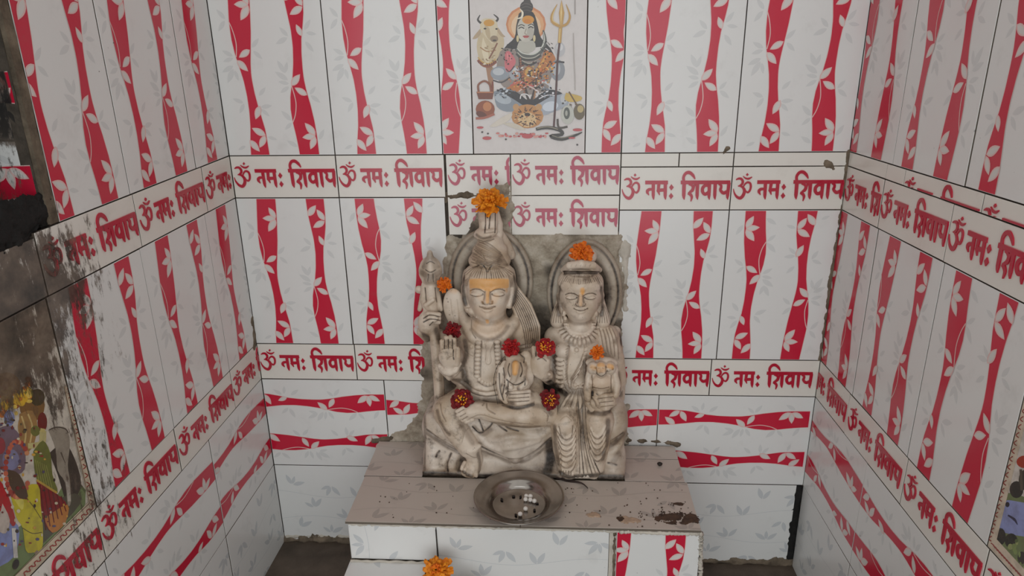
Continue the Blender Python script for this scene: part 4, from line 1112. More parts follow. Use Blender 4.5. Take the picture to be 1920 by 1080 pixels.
def marble(name, base=(217, 201, 184), warm=(186, 164, 140), grime=(92, 73, 57), gl=0.52, rough=0.40):
    t = NT(name, rough, 0.45)
    n1 = t.noise(14, 4, 0.55); n2 = t.noise(46, 6, 0.68); n3 = t.noise(190, 3, 0.6)
    c = t.mix(t.step(n1, 0.36, 0.70), lin(*base), lin(*warm))
    g = t.math('MULTIPLY', t.step(n2, gl-0.04, gl+0.20), t.math('MULTIPLY_ADD', t.step(t.noise(7, 3, 0.5), 0.40, 0.66), 0.62, 0.24))
    c = t.mix(g, c, lin(*grime))
    c = t.mix(t.math('MULTIPLY', t.step(t.noise(330, 2, 0.5), 0.70, 0.76), 0.7), c, lin(62, 50, 40))
    c = t.mix(t.math('MULTIPLY', t.step(n3, 0.66, 0.76), t.math('MULTIPLY', t.step(n1, 0.42, 0.6), 0.65)), c, lin(70, 58, 48))
    a = t.n('ShaderNodeAttribute'); a.attribute_name = 'dirt'  # grime plus recess shade put into the colour
    dm = t.math('MULTIPLY', a.outputs['Fac'], t.math('MULTIPLY_ADD', n2, 0.9, 0.5), clamp=True)
    c = t.mix(dm, c, t.ramp(dm, [(0.25, lin(126, 100, 76)), (0.58, lin(78, 57, 41)), (0.85, lin(34, 23, 17))]))
    p = t.n('ShaderNodeAttribute'); p.attribute_name = 'paste'
    c = t.mix(t.math('MULTIPLY', p.outputs['Fac'], t.math('MULTIPLY_ADD', n2, 0.6, 0.5), clamp=True), c, lin(226, 160, 74))
    t.color(c)
    t.b.inputs['Subsurface Weight'].default_value = 0.0
    t.bump(n3, 0.12, 0.001)
    return t.m
M_MARBLE = marble('old_marble')
M_MARBLE2 = marble('old_marble_seat', (212, 198, 184), (170, 151, 130), (84, 68, 56), 0.51)
M_STAINED = marble('stained_marble', (164, 146, 128), (120, 100, 86), (70, 56, 50), 0.50, 0.28)
M_HALO = marble('halo_marble', (194, 182, 166), (158, 144, 126), (78, 64, 52), 0.52)

stat = empty('marble_statue', (0.545, -0.07, PZT))
tag(stat, 'weathered white marble statue of two haloed seated figures on the altar platform', 'statue')
st_inv = Matrix.Translation((-0.545, 0.07, -PZT))
def sp(name, me, parent=None, label=None):
    o = bpy.data.objects.new(name, me); COL.objects.link(o)
    o.parent = parent or stat
    if parent is None: o.matrix_parent_inverse = st_inv
    if label: o['label'] = label
    return o
YK = -0.007                                              # back of the stone

# ---- rock seat with the hide that hangs over its front
S = Sdf((0.342, -0.150, -0.606), (0.750, -0.003, -0.40), 0.0016)
S.box((0.3535, -0.112, -0.597), (0.7365, YK, -0.478), 0.016)
S.box((0.3515, -0.131, -0.5972), (0.7395, YK, -0.586), 0.004, 0.004)
S.e(832,798,-0.088, 38,.034,22, .014); S.e(815,860,-0.098, 20,.026,34, .010); S.e(846,876,-0.110, 16,.014,18,.006); S.e(828,882,-0.114, 10,.012,14,.004)
S.e(1150,786,-0.080, 26,.042,44, .014); S.e(1148,860,-0.094, 24,.030,36, .014)
S.e(958,800,-0.092, 84,.034,40, .016); S.e(962,822,-0.104, 64,.024,34, .014); S.c([(958,826,-0.112),(966,858,-0.122)],[.030,.012],.012); S.e(920,880,-0.108,34,.020,18,.012); S.e(1005,872,-0.102,36,.022,30,.014)
S.e(1010,800,-0.098,34,.028,36,.012)
for q in ([(800,806),(826,826),(856,842),(872,846)],[(904,838),(928,850),(966,863),(1000,850),(1032,822)],[(1126,838),(1148,828),(1168,812)]): S.groove(q, .0032, .75, wide=1.1)
for q in ([(886,800),(900,812),(918,800),(926,786)],[(930,784),(936,798),(950,808)],[(942,786),(950,800),(972,808)],[(898,786),(906,808)]): S.groove(q, .0016, .85)
for q in ([(920,826),(960,818),(1010,820),(1036,800)],[(930,842),(966,838),(1010,826)],[(900,818),(912,832),(940,846)],[(850,852),(842,870),(844,886)],[(858,850),(850,872),(852,888)],[(1136,850),(1150,846),(1164,832)]): S.ridge(q, .0045, .006, -.002)
for q in ([(846,850),(838,868),(840,884)],[(824,846),(818,856)],[(1140,868),(1156,872)]): S.groove(q, .0022, .8)
for u, v, r in ((1012,870,.020),(1020,884,.014),(1002,850,.012),(858,880,.010),(800,884,.010),(1158,868,.014),(1140,884,.014),(910,852,.008),(940,858,.007),(1160,884,.012)): S.stain(u, v, r, .42)
for q, r, m in (([(792,889),(830,890),(870,893),(920,894)],.0055,.9),([(920,894),(980,894),(1040,895)],.006,.8),([(1120,895),(1170,896)],.006,.85),([(796,780),(797,820),(796,880)],.003,.6),([(868,850),(866,868),(862,885)],.005,.7),([(905,846),(935,857),(966,868),(1000,856),(1030,832)],.0035,.55),([(1030,830),(1032,860),(1026,886)],.009,.85),([(800,812),(830,832),(862,848)],.004,.6),
                ([(1128,842),(1150,832),(1170,814)],.005,.6),([(1124,860),(1128,886)],.006,.7),([(1160,850),(1150,868)],.006,.5),([(890,800),(905,815),(920,806)],.003,.5)): S.smudge(q, r, m)
seat = sp('rock_seat', S.mesh('rock_seat', [M_MARBLE2]), label='rough marble rock seat with a hide draped over it')

# ---- the two halo slabs
def halo(cu, cv, ru, rv, name, label):
    H = Sdf((P(cu-ru-20, cv, 0)[0], -0.032, P(cu, cv+rv+70, 0)[2]), (P(cu+ru+20, cv, 0)[0], -0.003, P(cu, cv-rv-20, 0)[2]), 0.0018)
    c = P(cu, cv, -0.012)
    H.ell((c[0], -0.008, c[2]), (ru*K, 0.0085, rv*K*1.08), 0.002)
    ring = []
    for i in range(49):
        a = math.radians(-60)+math.radians(300)*i/48
        ring.append((c[0]+(ru-4)*K*math.cos(a), -0.0125, c[2]+(rv-4)*K*1.08*math.sin(a)))
    sc = lambda f, y: [(c[0]+(x-c[0])*f, y, c[2]+(z-c[2])*f) for x, _, z in ring]
    H.cap(ring, 0.0046, 0.002)
    for f_ in (0.68, 0.745, 0.81, 0.875): H.cap(sc(f_, -0.0105), 0.0062, 0.007)
    g = sc(0.945, -0.0185); H.cap(g, 0.0016, 0.0006, True)
    H.marks += [(g, 0.0030, 0.95), (ring, 0.0045, 0.75), (sc(0.70, -0.0160), 0.0060, 0.7), (sc(0.62, -0.0155), 0.0080, 0.9), (sc(0.50, -0.0160), 0.0110, 0.95), (sc(0.36, -0.0165), 0.0130, 0.95)]  # inner rings paint recess shade and soot behind the head
    return sp(name, H.mesh(name, [M_HALO]), label=label)
halo(920, 526, 77, 92, 'halo', 'halo slab behind the figure with the tall topknot')
halo(1096, 550, 68, 94, 'halo', 'halo slab behind the figure with the tiara')

# ================================================== figure with the topknot
def face(S, cx, cy, w, sc):
    """eyes, nose and mouth cut on the front of a head; cx, cy = root of the nose"""
    x = lambda a: cx+a*sc; y = lambda b: cy+b*sc
    for sg in (-1, 1):
        q = S.on(x(sg*11), y(4), .0035)
        S.ell(q, (.0075*sc, .0060, .0048*sc), .004, sub=True)
    q0 = S.on(x(0), y(-2), -.0016); q1 = S.on(x(-.3), y(10), .0024); q2 = S.on(x(-.6), y(18.5), .0052)
    S.cap([q0, q1, q2], [.0034*sc, .0040*sc, .0060*sc], .0035)
    for a in (-8, 7): S.dot(x(a), y(19.5), .0042*sc, -.0002, .0014)
    for sg in (-1, 1):
        S.dot(x(sg*20), y(5), .004, -.0026, .0022, (.0112*sc, .0050, .0052*sc))
        S.ridge([(x(sg*6), y(-1)), (x(sg*14), y(-7)), (x(sg*25), y(-9)), (x(sg*35), y(-5))], .0016*sc, .002)
        S.groove([(x(sg*6), y(1)), (x(sg*13), y(-3.5)), (x(sg*24), y(-5)), (x(sg*33), y(-1.5))], .0008, .75)
        S.groove([(x(sg*8), y(5)), (x(sg*15), y(8.5)), (x(sg*24), y(9)), (x(sg*32), y(5.5))], .0008, .7)
        S.stain(x(sg*8.5), y(4.5), .0018, .9)
    S.ridge([(x(-12), y(28)), (x(-6), y(29.5)), (x(-1), y(29)), (x(5), y(29.5)), (x(12), y(27))], .0021*sc, .0018, .0003)
    S.ridge([(x(-8), y(34)), (x(-1), y(36)), (x(8), y(33.5))], .0026*sc, .002, .0002)
    S.groove([(x(-14), y(28.5)), (x(-6), y(32)), (x(0), y(32)), (x(7), y(32)), (x(14), y(27.5))], .0010, .65)
    S.groove([(x(-11), y(18)), (x(-9), y(22.5)), (x(-1), y(24.5)), (x(8), y(22.5)), (x(10.5), y(17.5))], .0007, .75)
    for sg in (-1, 1): S.smudge([(x(sg*4.5), y(0)), (x(sg*5.5), y(8)), (x(sg*7), y(15))], .0013, .5)
    S.dot(x(-1), y(43), .0080*sc, -.0055, .006)
    for a in (-14, 14): S.stain(x(a), y(28), .0018, .8)

S = Sdf((0.335, -0.160, -0.604), (0.612, -0.006, -0.072), 0.00115)
# trunk
S.e(918,640,-.056, 56,.034,44, .018); S.e(909,690,-.064, 44,.033,44, .016); S.e(910,738,-.070, 54,.038,28, .014)
S.c([(866,620,-.046),(974,620,-.046)], .024, .014)
S.e(887,654,-.076,18,.014,14,.008); S.e(948,654,-.076,18,.014,14,.008)
S.c([(917,622,-.056),(917,580,-.058)],[.037,.031],.012); S.e(917,606,-.070,32,.026,22,.008)
S.c([(866,584,-.046),(872,606,-.066),(888,630,-.084),(916,641,-.090),(944,630,-.084),(964,606,-.066),(970,586,-.046)], [.008,.010,.012,.012,.012,.010,.008], .009)
# raised open hand (image left)
S.c([(868,624,-.046),(864,664,-.052),(860,702,-.070)],[.021,.019,.017],.008); S.c([(860,704,-.074),(843,692,-.106)],[.017,.014],.006)
S.c([(825,686,-.107),(832,697,-.113),(843,701,-.116),(854,695,-.113),(861,682,-.107)], .0050, .002); S.c([(827,692,-.103),(843,708,-.112),(862,690,-.103)], .0058, .003)
S.e(841,668,-.114, 17.5,.0085,22, .004)
for (a, b), (c_, d) in (((829.5,660),(828.5,640)),((837,658),(836.5,633)),((844.5,658),(844.5,632)),((851.5,660),(851.5,637))): S.c([(a,b,-.115),((a+c_)/2,(b+d)/2,-.1175),(c_,d,-.117)], .0043, .0012)
S.c([(856,682,-.115),(858.5,668,-.119),(858,654,-.119)],[.0056,.0052,.0042],.002)
for u in (833.2, 840.7, 848.2): S.groove([(u, 637),(u, 654)], .0009, .85)
S.groove([(829,655),(838,653),(849,652)], .0008, .5); S.groove([(850,656),(850,668),(851,674)], .0010, .9); S.groove([(838,675),(844,669),(850,668)], .0008, .35)
# arm that holds the child (image right)
S.c([(974,622,-.046),(990,660,-.052),(1000,704,-.062),(1004,736,-.084)],[.021,.020,.018,.016],.008); S.c([(1004,738,-.086),(986,752,-.114)],[.016,.014],.006)
S.e(973,746,-.118, 24,.013,16, .005)
for i, v in enumerate((735, 742, 749, 756)): S.c([(992,v-1,-.122),(970,v+1,-.1285),(950+i*2,v+1,-.122)], .0042, .0014)
for v in (738.5, 745.5, 752.5): S.groove([(992, v-1),(970, v+1),(953, v+1)], .0008, .7)
S.groove([(975,648),(988,646),(1000,642)], .0012, .6); S.groove([(976,655),(990,653),(1003,648)], .0012, .6)
# hair falling over the shoulder
for o in np.linspace(0, 4.2, 9):
    S.c([(956+o*3,560-o*5,-.050),(968+o*6,588-o*4,-.060),(980+o*7,620-o*2,-.062),(985+o*6,656-o*2,-.052)],[.0036,.0040,.0040,.003],.0012)
for o in np.linspace(.26, 3.9, 8): S.groove([(956+o*3,560-o*5),(968+o*6,588-o*4),(980+o*7,620-o*2),(985+o*6,656-o*2)], .0007, .75)
# far arm to the trident
S.c([(866,620,-.030),(842,640,-.024),(812,622,-.040)],[.016,.013,.012],.006)
# legs
S.c([(896,742,-.068),(866,756,-.094),(838,770,-.108)],[.036,.031,.027],.010)
S.c([(838,770,-.108),(854,804,-.118),(880,838,-.120)],[.026,.0235,.0215],.006)
S.c([(862,833,-.128),(869,841,-.134),(880,846,-.137),(891,843,-.134),(898,836,-.128)], .0046, .003)
S.c([(886,844,-.116),(890,862,-.115),(886,880,-.122)],[.0165,.0160,.0150],.006); S.e(881,884,-.124,17,.015,9,.005)
for u, v in ((865,879),(870,885),(876,889),(883,892),(892,892)): S.c([(u+6,v-12,-.126),(u+2,v-4,-.1345),(u+1,v,-.1365)], .0037, .0016)
S.c([(930,742,-.066),(980,752,-.092),(1026,768,-.104)],[.036,.032,.026],.010)
S.c([(1026,774,-.108),(990,779,-.120),(945,778,-.126),(898,768,-.130)],[.0255,.0235,.0205,.0155],.006)
S.c([(898,768,-.130),(880,771,-.134),(868,777,-.136)],[.0155,.0135,.0105],.005)
for i, (u, v) in enumerate(((857,770),(859,777),(863,783),(868,787),(874,790))): S.c([(u+12,v-6+i*.6,-.138),(u+4,v-1,-.142),(u,v+1,-.142)], .0040, .0012)
for i, (u, v) in enumerate(((862,771),(865,778),(869,784))): S.groove([(u+8,v-3),(u-2,v+3)], .0008, .6)
# loincloth, belt, navel, creases
S.c([(866,716,-.088),(888,733,-.100),(912,739,-.104),(940,734,-.100),(962,722,-.088)], .0045, .003)
S.groove([(868,722),(886,737),(910,743),(936,740),(958,730)], .0011, .75); S.groove([(870,712),(890,729),(912,734),(940,729)], .0009, .6)
S.groove([(909,722),(912,719.5),(915,722)], .0012, .8)
S.groove([(866,646),(874,660),(886,668),(900,664)], .0009, .35); S.groove([(884,600),(884,620),(892,634)], .0010, .6); S.groove([(886,618),(898,630),(916,636),(936,630),(950,616)], .0010, .4)
S.groove([(880,736),(862,748),(846,754)], .0009, .4); S.groove([(826,758),(828,775),(836,790)], .0012, .5); S.groove([(866,830),(872,812),(880,800)], .0008, .35)
S.groove([(1020,770),(1028,778),(1026,790)], .001, .5); S.groove([(905,760),(912,752),(914,766),(928,776)], .0014, .55); S.groove([(876,788),(900,778),(930,786),(960,792),(1000,796)], .0009, .45)
S.groove([(874,850),(888,858),(900,856)], .0008, .5)
S.dot(884,650,.0042,-.001,.002); S.dot(947,652,.0040,-.001,.002)
# neck snake tail on the chest
S.ridge([(914,640),(912,660),(912,678),(916,682),(919,676),(918,660),(924,644),(934,640)], .0016, .0016, .0006)
S.ridge([(905,638),(906,652)], .0016, .0016); S.groove([(908,640),(911,656),(910,676)], .0007, .35)
# head
S.e(917,537,-.058, 40,.042,40, .010); S.e(916,562,-.066, 33,.032,27, .014); S.e(915,580,-.078, 17,.019,14, .014)
S.e(898,560,-.083,11,.013,13,.010); S.e(934,560,-.083,11,.013,13,.010)
S.c([(873,540,-.058),(872,562,-.062),(878,581,-.068)],[.0085,.0065,.0062],.003); S.c([(961,538,-.058),(961,560,-.064),(955,572,-.070)],[.0095,.0080,.0070],.003)
S.e(884,584,-.076,7.5,.0075,7.5,.002); S.c([(876,580,-.076),(884,592,-.078),(892,586,-.076)], .0028, .0015); S.dot(893,595,.0022,0,.001)
face(S, 914, 547, 36, 1.0)
# hair
S.e(917,519,-.055,44,.0440,27,.002); S.e(884,520,-.058,13,.026,18,.006); S.e(950,519,-.058,14,.026,20,.006); S.e(961,532,-.050,6,.020,26,.004); S.e(873,534,-.050,5,.020,26,.004)
S.e(918,488,-.052,37,.037,18,.004); S.e(919,470,-.052,31,.032,17,.008); S.e(919,453,-.053,22,.024,15,.008)
rg = random.Random(8)
for a in range(21):
    f = a/20; ex = 870+94*f; ey = 513+11*math.sin(f*math.pi); sx = 903+24*f; sy = 497
    mx = sx+(ex-sx)*.6; my = 503+2*math.sin(f*9)
    S.groove([(sx+(ex-sx)*.12, sy+1), (mx, my), (ex, ey)], .00065+.0003*rg.random(), .35+.4*rg.random())
S.groove([(905,496),(910,503),(914,510),(919,502),(924,496)], .0013, .9); S.groove([(896,498),(905,495),(915,499),(928,495),(938,497)], .0010, .8)
for a in range(5):
    S.groove([(951+a*2.5,510+a*3),(956+a*2,525+a*3),(957+a*1.5,538)], .0008, .5); S.groove([(884-a*2,512+a*3),(878-a*1.5,526),(876-a,536)], .0008, .5)
for a in range(13):
    b = .5+.5*rg.random()
    S.groove([(898-1.1*a+rg.uniform(-2,2), 447+3.0*a), (908+rg.uniform(-3,3), 452+3.3*a), (924+.5*a, 462+2.9*a), (939+1.2*a, 474+2.0*a)], .0008+.0004*rg.random(), .30+.35*b)
for a in range(6): S.groove([(893-2*a,466+5*a),(904-a,476+4*a),(908+2*a,484+2.5*a)], .0009, .6)
S.c([(893,441,-.066),(903,444,-.074),(914,440,-.076),(926,434,-.070)],[.005,.0095,.0095,.007],.003); S.e(905,436,-.066,13,.012,8,.004)
S.c([(907,436,-.066),(906,418,-.060),(904,400,-.050)],[.0075,.0080,.0070],.0015); S.c([(916,434,-.068),(915,416,-.064),(914,396,-.052)],[.0070,.0068,.0062],.0015); S.c([(924,434,-.066),(925,416,-.061),(925,398,-.050)],[.0075,.0078,.0070],.0015)
S.c([(934,440,-.050),(934,420,-.046),(930,400,-.042)],[.0085,.0085,.0065],.002); S.c([(936,440,-.040),(948,458,-.030),(958,478,-.024)],[.010,.010,.009],.004)
for q in ([(910,400),(910,418),(909,436)],[(919,402),(918,420),(917,428)],[(929,400),(929,424),(928,436)],[(914,400),(914,408)]): S.groove(q, .0011, .95)
S.groove([(908,437),(918,436),(926,435)], .0009, .5); S.groove([(897,450),(910,453),(926,448)], .0010, .6)
for q in ([(903,640),(901,675),(900,706)],[(892,644),(890,675),(890,704)],[(927,642),(930,675),(934,706)],[(938,642),(941,675),(942,700)],[(897,716),(915,724),(936,714)]): S.smudge(q, .0017, .6)  # shade painted into the gaps behind the beads
# grime, recess shade painted as strokes, and turmeric paste
for u, v, r, m in ((846,708,.006,.5),(858,640,.010,.45),(1000,700,.010,.45),(985,720,.012,.5),(868,690,.008,.4),(955,720,.010,.5),(950,560,.006,.3),(990,640,.008,.4),(905,820,.006,.3),(930,760,.010,.4),(960,790,.010,.3),(1005,790,.008,.35),(870,812,.006,.3)): S.stain(u, v, r, m)
for i in range(5): S.dab([(882,526+i*3.0),(900,525+i*3.4),(916,525.5+i*4.6),(934,525+i*3.4),(952,526+i*3.0)], .0028, .92)
S.dab([(915,540),(914,566)], .0036, .8); S.dab([(899,556),(906,566)], .005, .22); S.dab([(930,556),(924,568)], .006, .34); S.dab([(900,584),(930,584)], .012, .16); S.dab([(895,612),(916,622),(936,612)], .012, .20)
S.dab([(913,600),(914,604)], .0030, .85); S.dab([(948,532),(950,545)], .0036, .5); S.dab([(884,532),(882,548)], .0030, .4)
for q, r, m in (([(872,640),(874,664),(866,690)],.005,.7),([(866,690),(872,712),(880,726)],.006,.75),([(962,640),(972,668),(968,700)],.006,.6),([(958,700),(952,728),(945,744)],.006,.7),([(880,590),(900,604),(917,607),(936,602),(952,588)],.0035,.45),
                ([(884,618),(900,632),(917,637),(938,630),(952,612)],.0030,.5),([(870,520),(868,545),(872,570)],.004,.75),([(964,520),(968,545),(962,575)],.004,.75),([(878,744),(900,752),(930,752),(960,758)],.006,.55),([(886,790),(920,792),(970,800),(1010,800)],.004,.55),
                ([(862,790),(874,812),(886,830)],.004,.4),([(1000,640),(1010,670),(1012,700)],.005,.7),([(820,770),(826,792),(842,815)],.003,.55),([(866,880),(872,888),(884,894)],.003,.7),([(896,850),(900,870),(898,890)],.003,.6),([(895,490),(917,494),(940,490)],.0035,.6),([(850,712),(866,716),(880,730)],.005,.7),
                ([(903,575),(914,578),(926,574)],.0009,.7),([(905,566),(906,570)],.0012,.7),([(922,565),(923,570)],.0012,.7),([(893,440),(905,447),(920,444)],.002,.6),([(1000,760),(1020,764),(1034,776)],.004,.5),([(944,760),(970,765),(1000,758)],.003,.8)): S.smudge(q, r, m)
figA = sp('seated_figure', S.mesh('seated_figure', [M_MARBLE]), label='cross-legged marble figure with a tall topknot and yellow-smeared brow')
SA = S
# bead necklace
mb = MB()
for side in (0, 1):
    for i in range(9):
        u, v = ((897-.3*i, 642+7.9*i) if side == 0 else (932+.4*i, 641+7.6*i))
        q = SA.on(u, v, -.0005)
        if q is not None: mb.ball(q, (.0062, .0045, .0043), 12, 8)
for i in range(7):
    a = i/6; u = 899+32*a; v = 711+9*math.sin(a*math.pi); q = SA.on(u, v, -.0005)
    if q is not None: mb.ball(q, (.0046, .0042, .0048), 12, 8)
sp('bead_necklace', mb.mesh('bead_necklace', [M_MARBLE], True), figA)

# ================================================== figure with the tiara
S = Sdf((0.555, -0.160, -0.604), (0.752, -0.006, -0.115), 0.00115)
S.e(1086,650,-.055, 46,.032,36, .016); S.e(1080,690,-.061, 36,.030,36, .014); S.e(1080,724,-.067, 34,.031,24, .012); S.e(1090,756,-.074, 50,.036,24, .012)
S.c([(1042,632,-.044),(1138,630,-.044)], .022, .012); S.e(1055,657,-.080,14,.015,13,.006); S.e(1110,655,-.078,14,.015,13,.006)
S.c([(1088,622,-.056),(1088,588,-.060)],[.026,.022],.008); S.e(1088,614,-.070,21,.018,16,.006)
S.c([(1058,594,-.052),(1062,612,-.070),(1072,626,-.082),(1087,632,-.088),(1102,626,-.082),(1112,612,-.070),(1116,594,-.052)], .0048, .002)
for i in range(15):
    a = math.radians(-12+204*i/14); cu, cv = 1087-25*math.cos(a), 612+20*math.sin(a)
    S.ridge([(cu, cv), (1087-40*math.cos(a), 614+34*math.sin(a))], .0030, .0016, .0002)
for i in range(14):
    a = math.radians(-5+204*i/14); S.groove([(1087-27*math.cos(a), 612+22*math.sin(a)), (1087-39*math.cos(a), 614+33*math.sin(a))], .0007, .6)
# raised hand (image left)
S.c([(1042,636,-.046),(1035,672,-.060),(1031,706,-.076)],[.018,.016,.014],.006); S.c([(1031,708,-.080),(1018,700,-.104)],[.0135,.012],.005)
S.e(1012,684,-.111, 16.5,.0085,24, .004)
for (a, b), (c_, d) in (((1002,672),(1000,652)),((1008.5,670),(1008,646)),((1015.5,670),(1016,646)),((1022,674),(1024,652))): S.c([(a,b,-.113),((a+c_)/2,(b+d)/2,-.1155),(c_,d,-.114)], .0041, .0012)
S.c([(1026,692,-.112),(1027,676,-.114)],[.005,.0045],.002)
for u in (1005, 1012, 1019): S.groove([(u,650),(u,668)], .0009, .85)
S.groove([(1008,674),(1016,671),(1024,677)], .0009, .7)
for i in range(6): S.c([(1004+5*i,700+3*math.sin(i*.6)+1,-.114+.001*i),(1005+5*i,700.5+3*math.sin(i*.6)+1,-.114+.001*i)], .0032, .0008)
# bangles, braided sash, shawl folds
for i in range(7): S.c([(1039,668+8.4*i,-.068),(1045,673+8.4*i,-.083),(1054,674+8.4*i,-.086),(1060,669+8.4*i,-.080)], .0043, .0014)
for i in range(7): S.groove([(1041,670+8.4*i+5),(1050,674+8.4*i+5),(1060,670+8.4*i+5)], .0008, .65)
S.ridge([(1065,652),(1062,675),(1059,700),(1062,722),(1070,735)], .0050, .002, .001)
for i in range(14): S.groove([(1061-.2*i,655+5.4*i),(1066-.3*i,652+5.4*i)], .0006, .5)
for i in range(5): S.ridge([(1096-2*i,662+9*i),(1088-3*i,684+7*i),(1072,712+4*i)], .0024, .0016, .0004)
for i in range(5): S.groove([(1093-2*i,664+9*i),(1084-3*i,686+7*i),(1069,712+4*i)], .0009, .5)
S.dot(1081,656,.0042,0,.001); S.ridge([(1098,650),(1096,680),(1096,720)], .0030, .0016)
for i in range(9): S.groove([(1095,652+8*i),(1101,650+8*i)], .0006, .45)
S.c([(1138,634,-.046),(1150,672,-.048),(1156,712,-.058)],[.021,.021,.019],.006); S.c([(1156,716,-.062),(1142,748,-.110)],[.016,.014],.006)
S.c([(1152,622,-.026),(1160,700,-.030),(1158,745,-.040)],[.012,.014,.014],.006)
for i in range(5): S.ridge([(1118+7*i,608+2*i),(1124+7.5*i,626+3*i),(1130+7*i,656+4*i)], .0036, .002, -.0006)
for i in range(5): S.groove([(1121+7*i,609+2*i),(1127.5+7.5*i,628+3*i),(1132+7*i,656+4*i)], .0010, .55)
S.e(1130,753,-.119, 23,.012,16, .005)
for i, v in enumerate((741, 749, 757, 765)): S.c([(1150-i*2,v-1,-.121),(1136,v+1,-.1295),(1118+i*2,v+3,-.122)], .0045, .0012)
for v in (745, 753, 761): S.groove([(1150,v-1),(1136,v+1),(1120,v+3)], .0008, .6)
# skirt
S.c([(1072,754,-.074),(1060,790,-.110)],[.031,.029],.008); S.c([(1110,752,-.074),(1122,786,-.110)],[.031,.029],.008)
S.c([(1060,792,-.112),(1063,840,-.116),(1066,880,-.116)],[.0285,.027,.021],.008); S.c([(1122,790,-.112),(1117,838,-.112),(1112,880,-.112)],[.0275,.025,.021],.008)
S.e(1061,798,-.128,15,.014,24,.006); S.e(1121,796,-.128,15,.014,24,.006)
for i in range(7):
    S.c([(1078+3.6*i,744,-.094+.0006*i),(1083+2.8*i,800,-.114),(1084+4.4*i,850,-.122),(1083+7.6*i,890,-.128+.0012*i)],[.0050,.0050,.0054,.0056],.0014)
for i in range(6): S.groove([(1080+3.6*i,748),(1084.5+2.8*i,800),(1086.5+4.4*i,850),(1087+7.6*i,888)], .0010, .6+.2*(i % 2))
for i in range(7):
    y = 806+10.5*i; S.ridge([(1044+1.2*i,y-4),(1052,y+10),(1062,y+15),(1073,y+8),(1079,y-6)], .0027, .0018, .0006)
    S.groove([(1044+1.2*i,y+1),(1053,y+15),(1063,y+20),(1074,y+13),(1080,y)], .0009, .6)
for i in range(5):
    y = 806+10.5*i; S.ridge([(1107,y-4),(1113,y+8),(1121,y+13),(1130,y+4),(1136,y-8)], .0027, .0018, .0006)
    S.groove([(1107,y+1),(1113,y+13),(1121,y+18),(1131,y+9)], .0009, .6)
S.groove([(1050,788),(1061,780),(1072,788)], .0007, .35); S.groove([(1048,800),(1054,820),(1063,824),(1072,818),(1074,798)], .0010, .6)
for i in range(7): S.ridge([(1080+2*i,726),(1062+9*i,748),(1052+12*i,764)], .0028, .002, .0002)
for i in range(6): S.groove([(1081+2*i,728),(1066+9*i,748),(1058+12*i,762)], .0010, .6)
for i in range(14): S.dot(1066+rg.uniform(-2,30), 722+rg.uniform(-3,9), .0024, 0, .001)
S.e(1063,884,-.124,13,.014,9,.004)
for i in range(5): S.c([(1055+5*i,878,-.128),(1053+5*i,890,-.1345)], .0036, .001)
for i in range(4): S.groove([(1056+5*i,883),(1055.5+5*i,892)], .0008, .7)
S.e(1116,884,-.118,12,.012,8,.004)
# head
S.e(1088,549,-.058, 36,.040,36, .010); S.e(1088,571,-.065, 29,.030,24, .012); S.e(1088,588,-.075, 15,.018,12, .012); S.e(1073,567,-.080,10,.012,12,.008); S.e(1104,567,-.080,10,.012,12,.008)
S.c([(1050,556,-.055),(1051,572,-.060),(1055,584,-.064)],[.007,.0055,.0050],.002); S.c([(1126,554,-.055),(1125,572,-.060),(1121,584,-.064)],[.007,.0055,.0050],.002)
S.e(1057,588,-.072,4,.004,5,.001); S.e(1117,588,-.072,4,.004,5,.001); S.e(1060,597,-.072,3.5,.004,4,.001); S.e(1113,597,-.072,4,.005,5,.001)
face(S, 1089, 554, 32, .88)
S.e(1088,529,-.055,40,.0425,25,.002); S.e(1054,544,-.050,7,.020,24,.004); S.e(1124,544,-.050,7,.020,24,.004)
for sg in (-1, 1):
    S.c([(1088+sg*36,562,-.046),(1088+sg*40,588,-.050),(1088+sg*43,602,-.050)],[.009,.0125,.0135],.004)
    for i in range(6): S.groove([(1088+sg*(33+2*i),568),(1088+sg*(34+3.4*i),586),(1088+sg*(31+5*i),605)], .0008, .6)
S.e(1092,480,-.048,25,.030,16,.004); S.e(1090,506,-.056,32,.036,10,.002)
S.c([(1056,506,-.056),(1068,498,-.078),(1090,495,-.088),(1112,498,-.078),(1124,506,-.056)],[.0050,.0070,.0080,.0070,.0050],.002)
S.groove([(1056,509),(1072,508),(1090,508),(1108,508),(1124,510)], .0012, .9)
for i in range(5): S.groove([(1070+9*i,500),(1072+9*i,496)], .0005, .3)
for a in range(25):
    f = a/24; ex = 1047+82*f; ey = 523+9*math.sin(f*math.pi)+(7 if f < .1 or f > .9 else 0); sx = 1072+34*f
    S.groove([(sx+(ex-sx)*.05, 511), (sx+(ex-sx)*.6, 516), (ex, ey)], .00065+.0003*rg.random(), .35+.4*rg.random())
for a in range(5):
    S.groove([(1056-a*1.5,522+a*4),(1049-a*.4,536+a*3),(1047,550+a*2)], .0007, .55); S.groove([(1120+a*1.5,522+a*4),(1127,536+a*3),(1129,550+a*2)], .0007, .55)
for u, v, r, m in ((1040,640,.008,.4),(1150,690,.010,.3),(1075,735,.010,.45),(1098,745,.010,.4),(1070,870,.008,.4),(1100,870,.010,.35),(1030,690,.008,.4),(1156,640,.008,.5),(1120,850,.012,.45),(1158,610,.008,.7),(1162,628,.006,.7)): S.stain(u, v, r, m)
S.dab([(1092,543),(1092,549)], .0038, .95); S.dab([(1089,552),(1089,572)], .003, .40)
